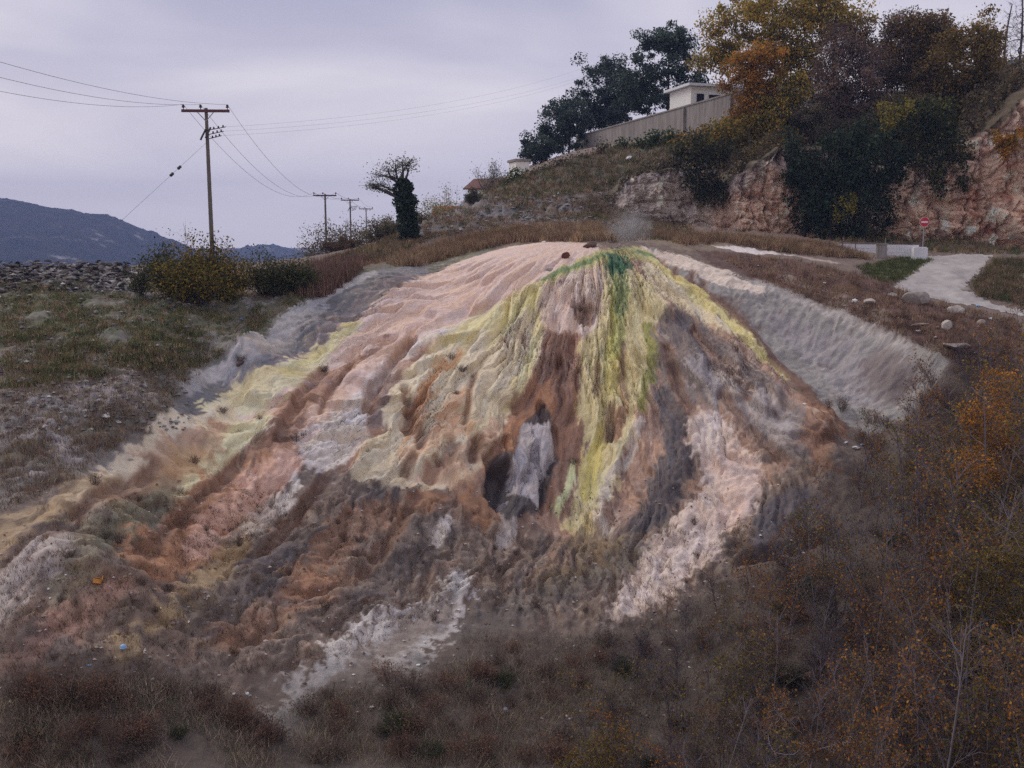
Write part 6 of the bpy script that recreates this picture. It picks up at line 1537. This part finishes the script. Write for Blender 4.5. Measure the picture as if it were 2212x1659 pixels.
GOLD = [((150, 100, 34), 5), ((122, 86, 36), 4), ((164, 118, 40), 2), ((92, 72, 38), 3)]
OLV = [((112, 92, 36), 4), ((86, 76, 34), 4), ((136, 106, 38), 2), ((66, 60, 32), 3)]
px_tree('golden_bush', 1004, 34, [(1006, 385, 18, 26), (988, 425, 22, 26), (1018, 430, 18, 36), (962, 462, 20, 20), (1000, 470, 24, 26)], GOLD, 'tall golden-orange bush at the right edge below the path', 451, (120, 112, 116), 0.085, 60, 130, 0.24, 0.05)
px_tree('golden_bush', 1010, 27, [(1004, 545, 26, 30), (985, 590, 24, 30), (1016, 620, 20, 40)], OLV, 'olive-yellow bush low at the right edge of the thicket', 452, (120, 112, 116), 0.075, 60, 110, 0.22, 0.05)
px_tree('golden_bush', 600, 27, [(598, 742, 24, 18), (578, 754, 18, 14), (622, 752, 20, 16)], OLV, 'olive-yellow bush at the bottom edge in the middle', 453, (110, 104, 104), 0.07, 55, 60, 0.18, 0.03)
px_tree('golden_bush', 800, 25, [(790, 742, 20, 14), (818, 752, 20, 14), (840, 735, 14, 14)], GOLD, 'orange-leaved bush at the bottom edge under the pale stems', 454, (140, 134, 138), 0.065, 30, 60, 0.2, 0.03)
# ------------------------------------------------------------------ litter
def crumple(name, size, seed, mat):
    bm = bmesh.new(); bmesh.ops.create_icosphere(bm, subdivisions=3, radius=1.0)
    co = np.array([v.co[:] for v in bm.verts])
    f_ = np.abs(fbm(co[:, 0] * 1.8 + seed, co[:, 1] * 1.8 + co[:, 2] * 2.1, seed, 4, 0.7))
    co = co * (0.6 + 0.9 * f_)[:, None] * np.array(size)
    for v, c in zip(bm.verts, co):
        v.co = c
    me = bpy.data.meshes.new(name); bm.to_mesh(me); bm.free(); me.materials.append(mat)
    return me
M_BAG = mat_plain('white_plastic', (232, 232, 230), 0.5, 0.05, 4.0, spec=0.4)
M_BLUE = mat_plain('pale_blue_plastic', (140, 180, 222), 0.4, 0.05, 4.0, spec=0.5)
M_ORNG = mat_plain('orange_plastic', (204, 138, 40), 0.45, 0.08, 4.0, spec=0.5)
M_LIL = mat_plain('lilac_plastic', (176, 172, 206), 0.5, 0.05, 4.0, spec=0.4)
bags = [((229, 898), (0.17, 0.12, 0.07), M_BAG, 'flat white scrap on the left slope, the left one of a pair'), ((257, 911), (0.17, 0.12, 0.07), M_BAG, 'flat white scrap on the left slope, the right one of a pair'),
        ((520, 691), (0.24, 0.14, 0.07), M_BLUE, 'pale blue plastic scrap in the field grass'), ((191, 1438), (0.10, 0.08, 0.06), M_BLUE, 'little blue plastic scrap low on the slope'),
        ((328, 1468), (0.08, 0.06, 0.05), M_BAG, 'white scrap below the blue ball'), ((505, 1500), (0.09, 0.06, 0.05), M_BAG, 'dull white scrap at the slope foot, left of its twin'), ((533, 1499), (0.10, 0.07, 0.06), M_BAG, 'bright white scrap at the slope foot, right of its twin'),
        ((876, 1487), (0.07, 0.05, 0.05), M_BAG, 'tiny white scrap below the pale scree'), ((1243, 1248), (0.08, 0.06, 0.05), M_BAG, 'tiny white scrap below the green stream'), ((1090, 1535), (0.14, 0.12, 0.1), M_LIL, 'lilac plastic scrap at the thicket edge'),
        ((1849, 968), (0.2, 0.14, 0.09), M_BAG, 'largest white bag of the rubbish in the gully'), ((1826, 957), (0.14, 0.1, 0.07), M_BAG, 'white scrap left of the largest bag in the gully'), ((1862, 962), (0.1, 0.09, 0.07), M_BLUE, 'blue plastic in the gully rubbish'),
        ((1888, 970), (0.22, 0.12, 0.08), M_BAG, 'long white sheet right of the blue plastic in the gully'), ((1738, 874), (0.14, 0.1, 0.06), M_BAG, 'white scrap in the rust-stained channel'), ((1700, 1203), (0.12, 0.1, 0.08), M_BAG, 'white bag under the dark overhang'), ((1736, 1196), (0.08, 0.07, 0.06), M_BAG, 'small white scrap right of the bag under the overhang'),
        ((1847, 652), (0.2, 0.12, 0.14), M_BAG, 'white bag caught on the ridge rim'), ((1985, 716), (0.26, 0.14, 0.06), M_BAG, 'white sheet lying on the rim under the boulders'), ((1780, 612), (0.18, 0.12, 0.06), M_BAG, 'white scrap on the bank behind the ridge'),
        ((990, 572), (0.2, 0.1, 0.06), M_BAG, 'white scrap by the left edge of the dome'), ((1175, 523), (0.16, 0.1, 0.06), M_BAG, 'white scrap on the dome crest'), ((1360, 342), (0.5, 0.3, 0.16), M_BAG, 'white sheet of rubbish high on the hillside'),
        ((1690, 814), (0.1, 0.08, 0.06), M_BLUE, 'pale blue scrap at the tip of the yellow stream'), ((2112, 662), (0.14, 0.1, 0.08), M_BLUE, 'bluish scrap right of the pale wedge boulder'), ((2140, 690), (0.14, 0.1, 0.08), M_BAG, 'white scrap on the red bank at the far right')]
for i, ((fx, fy), sz, mt, lb) in enumerate(bags):
    p, n_ = seen(fx * FK, fy * FK)
    o = bpy.data.objects.new('litter_scrap', crumple('litter_scrap', sz, 500 + i, mt)); COL.objects.link(o)
    o.location = p + n_ * sz[2] * 0.5; o.rotation_euler = (n_.y * -0.6, n_.x * 0.6, i * 0.9)
    tagged(o, lb, 'litter', 'scattered litter')
p, n_ = seen(267 * FK, 1403 * FK)
ball = empty('plastic_ball', p + n_ * 0.10, 'pale blue plastic ball low on the left slope', 'ball')
bm = bmesh.new(); bmesh.ops.create_uvsphere(bm, u_segments=20, v_segments=12, radius=0.10)
mb_ = bpy.data.meshes.new('shell'); bm.to_mesh(mb_); bm.free(); mb_.materials.append(M_BLUE)
for pl in mb_.polygons: pl.use_smooth = True
o = bpy.data.objects.new('shell', mb_); COL.objects.link(o); o.parent = ball
ang = np.linspace(0, 2 * math.pi, 25); MB().tube(np.stack([0.10 * np.cos(ang), 0.10 * np.sin(ang), 0 * ang], 1), 0.006, 5, cap=False).obj('seam', M_BAG, ball)
p, n_ = seen(208 * FK, 1258 * FK)
oc = empty('orange_crate', p + n_ * 0.1, 'broken orange plastic crate piece on the left slope', 'crate')
oc.rotation_euler = (0.5, 0.3, 0.4); oc.scale = (0.75, 0.75, 0.75)
MB().box((0, 0, 0), (0.34, 0.24, 0.03)).obj('panel', M_ORNG, oc, False)
MB().box((0.16, 0, 0.12), (0.03, 0.24, 0.26)).obj('panel', M_ORNG, oc, False)
MB().tube([(0.16, -0.1, 0.25), (0.02, -0.1, 0.34), (-0.12, -0.08, 0.30)], 0.018, 6).obj('handle', M_ORNG, oc)

# ------------------------------------------------------------------ steam over the spring
g_, _ = seen(628, 246)
bm = bmesh.new(); bmesh.ops.create_icosphere(bm, subdivisions=3, radius=1.0)
for v in bm.verts:
    v.co = Vector((v.co.x * 1.7, v.co.y * 1.2, v.co.z * 1.5))
me_ = bpy.data.meshes.new('steam'); bm.to_mesh(me_); bm.free()
steam = bpy.data.objects.new('steam', me_); COL.objects.link(steam); sl = at(629, 228, g_.y + 1.6); steam.location = sl
tagged(steam, 'faint puff of white steam over the spring', kind='stuff')
ms = bpy.data.materials.new('steam'); ms.use_nodes = True; nt = ms.node_tree
nt.nodes.remove(nt.nodes['Principled BSDF'])
pv = nn(nt, 'ShaderNodeVolumePrincipled'); pv.inputs['Color'].default_value = (0.95, 0.95, 0.97, 1)
tcn = nn(nt, 'ShaderNodeTexCoord'); nz = nn(nt, 'ShaderNodeTexNoise'); nz.inputs['Scale'].default_value = 1.1; nz.inputs['Detail'].default_value = 3
nt.links.new(tcn.outputs['Object'], nz.inputs['Vector'])
mpn = nn(nt, 'ShaderNodeMapping'); mpn.inputs['Scale'].default_value = (1 / 1.7, 1 / 1.2, 1 / 1.5); nt.links.new(tcn.outputs['Object'], mpn.inputs['Vector'])
ln_ = nn(nt, 'ShaderNodeVectorMath', operation='LENGTH'); nt.links.new(mpn.outputs[0], ln_.inputs[0])
fo = nn(nt, 'ShaderNodeMapRange'); fo.inputs['From Min'].default_value = 1.0; fo.inputs['From Max'].default_value = 0.1; fo.inputs['To Min'].default_value = 0; fo.inputs['To Max'].default_value = 1.0
nt.links.new(ln_.outputs['Value'], fo.inputs[0])
nr = nn(nt, 'ShaderNodeMapRange'); nr.inputs['From Min'].default_value = 0.35; nr.inputs['From Max'].default_value = 0.7; nr.inputs['To Max'].default_value = 1.0
nt.links.new(nz.outputs['Fac'], nr.inputs[0])
mm = nn(nt, 'ShaderNodeMath', operation='MULTIPLY'); nt.links.new(fo.outputs[0], mm.inputs[0]); nt.links.new(nr.outputs[0], mm.inputs[1])
nt.links.new(mm.outputs[0], pv.inputs['Density']); nt.links.new(pv.outputs[0], nt.nodes['Material Output'].inputs['Volume'])
me_.materials.append(ms)

# ------------------------------------------------------------------ the air between here and the mountains
hz_b = MB().box((0, 1050, 45), (5000, 2700, 190))
hazem = bpy.data.materials.new('haze'); hazem.use_nodes = True; nt = hazem.node_tree; nt.nodes.remove(nt.nodes['Principled BSDF'])
pv = nn(nt, 'ShaderNodeVolumePrincipled'); pv.inputs['Color'].default_value = (0.42, 0.56, 1.0, 1); pv.inputs['Density'].default_value = 0.00038
nt.links.new(pv.outputs[0], nt.nodes['Material Output'].inputs['Volume'])
haze = hz_b.obj('haze', hazem, None, False); tagged(haze, 'pale evening haze over the valley', kind='stuff')
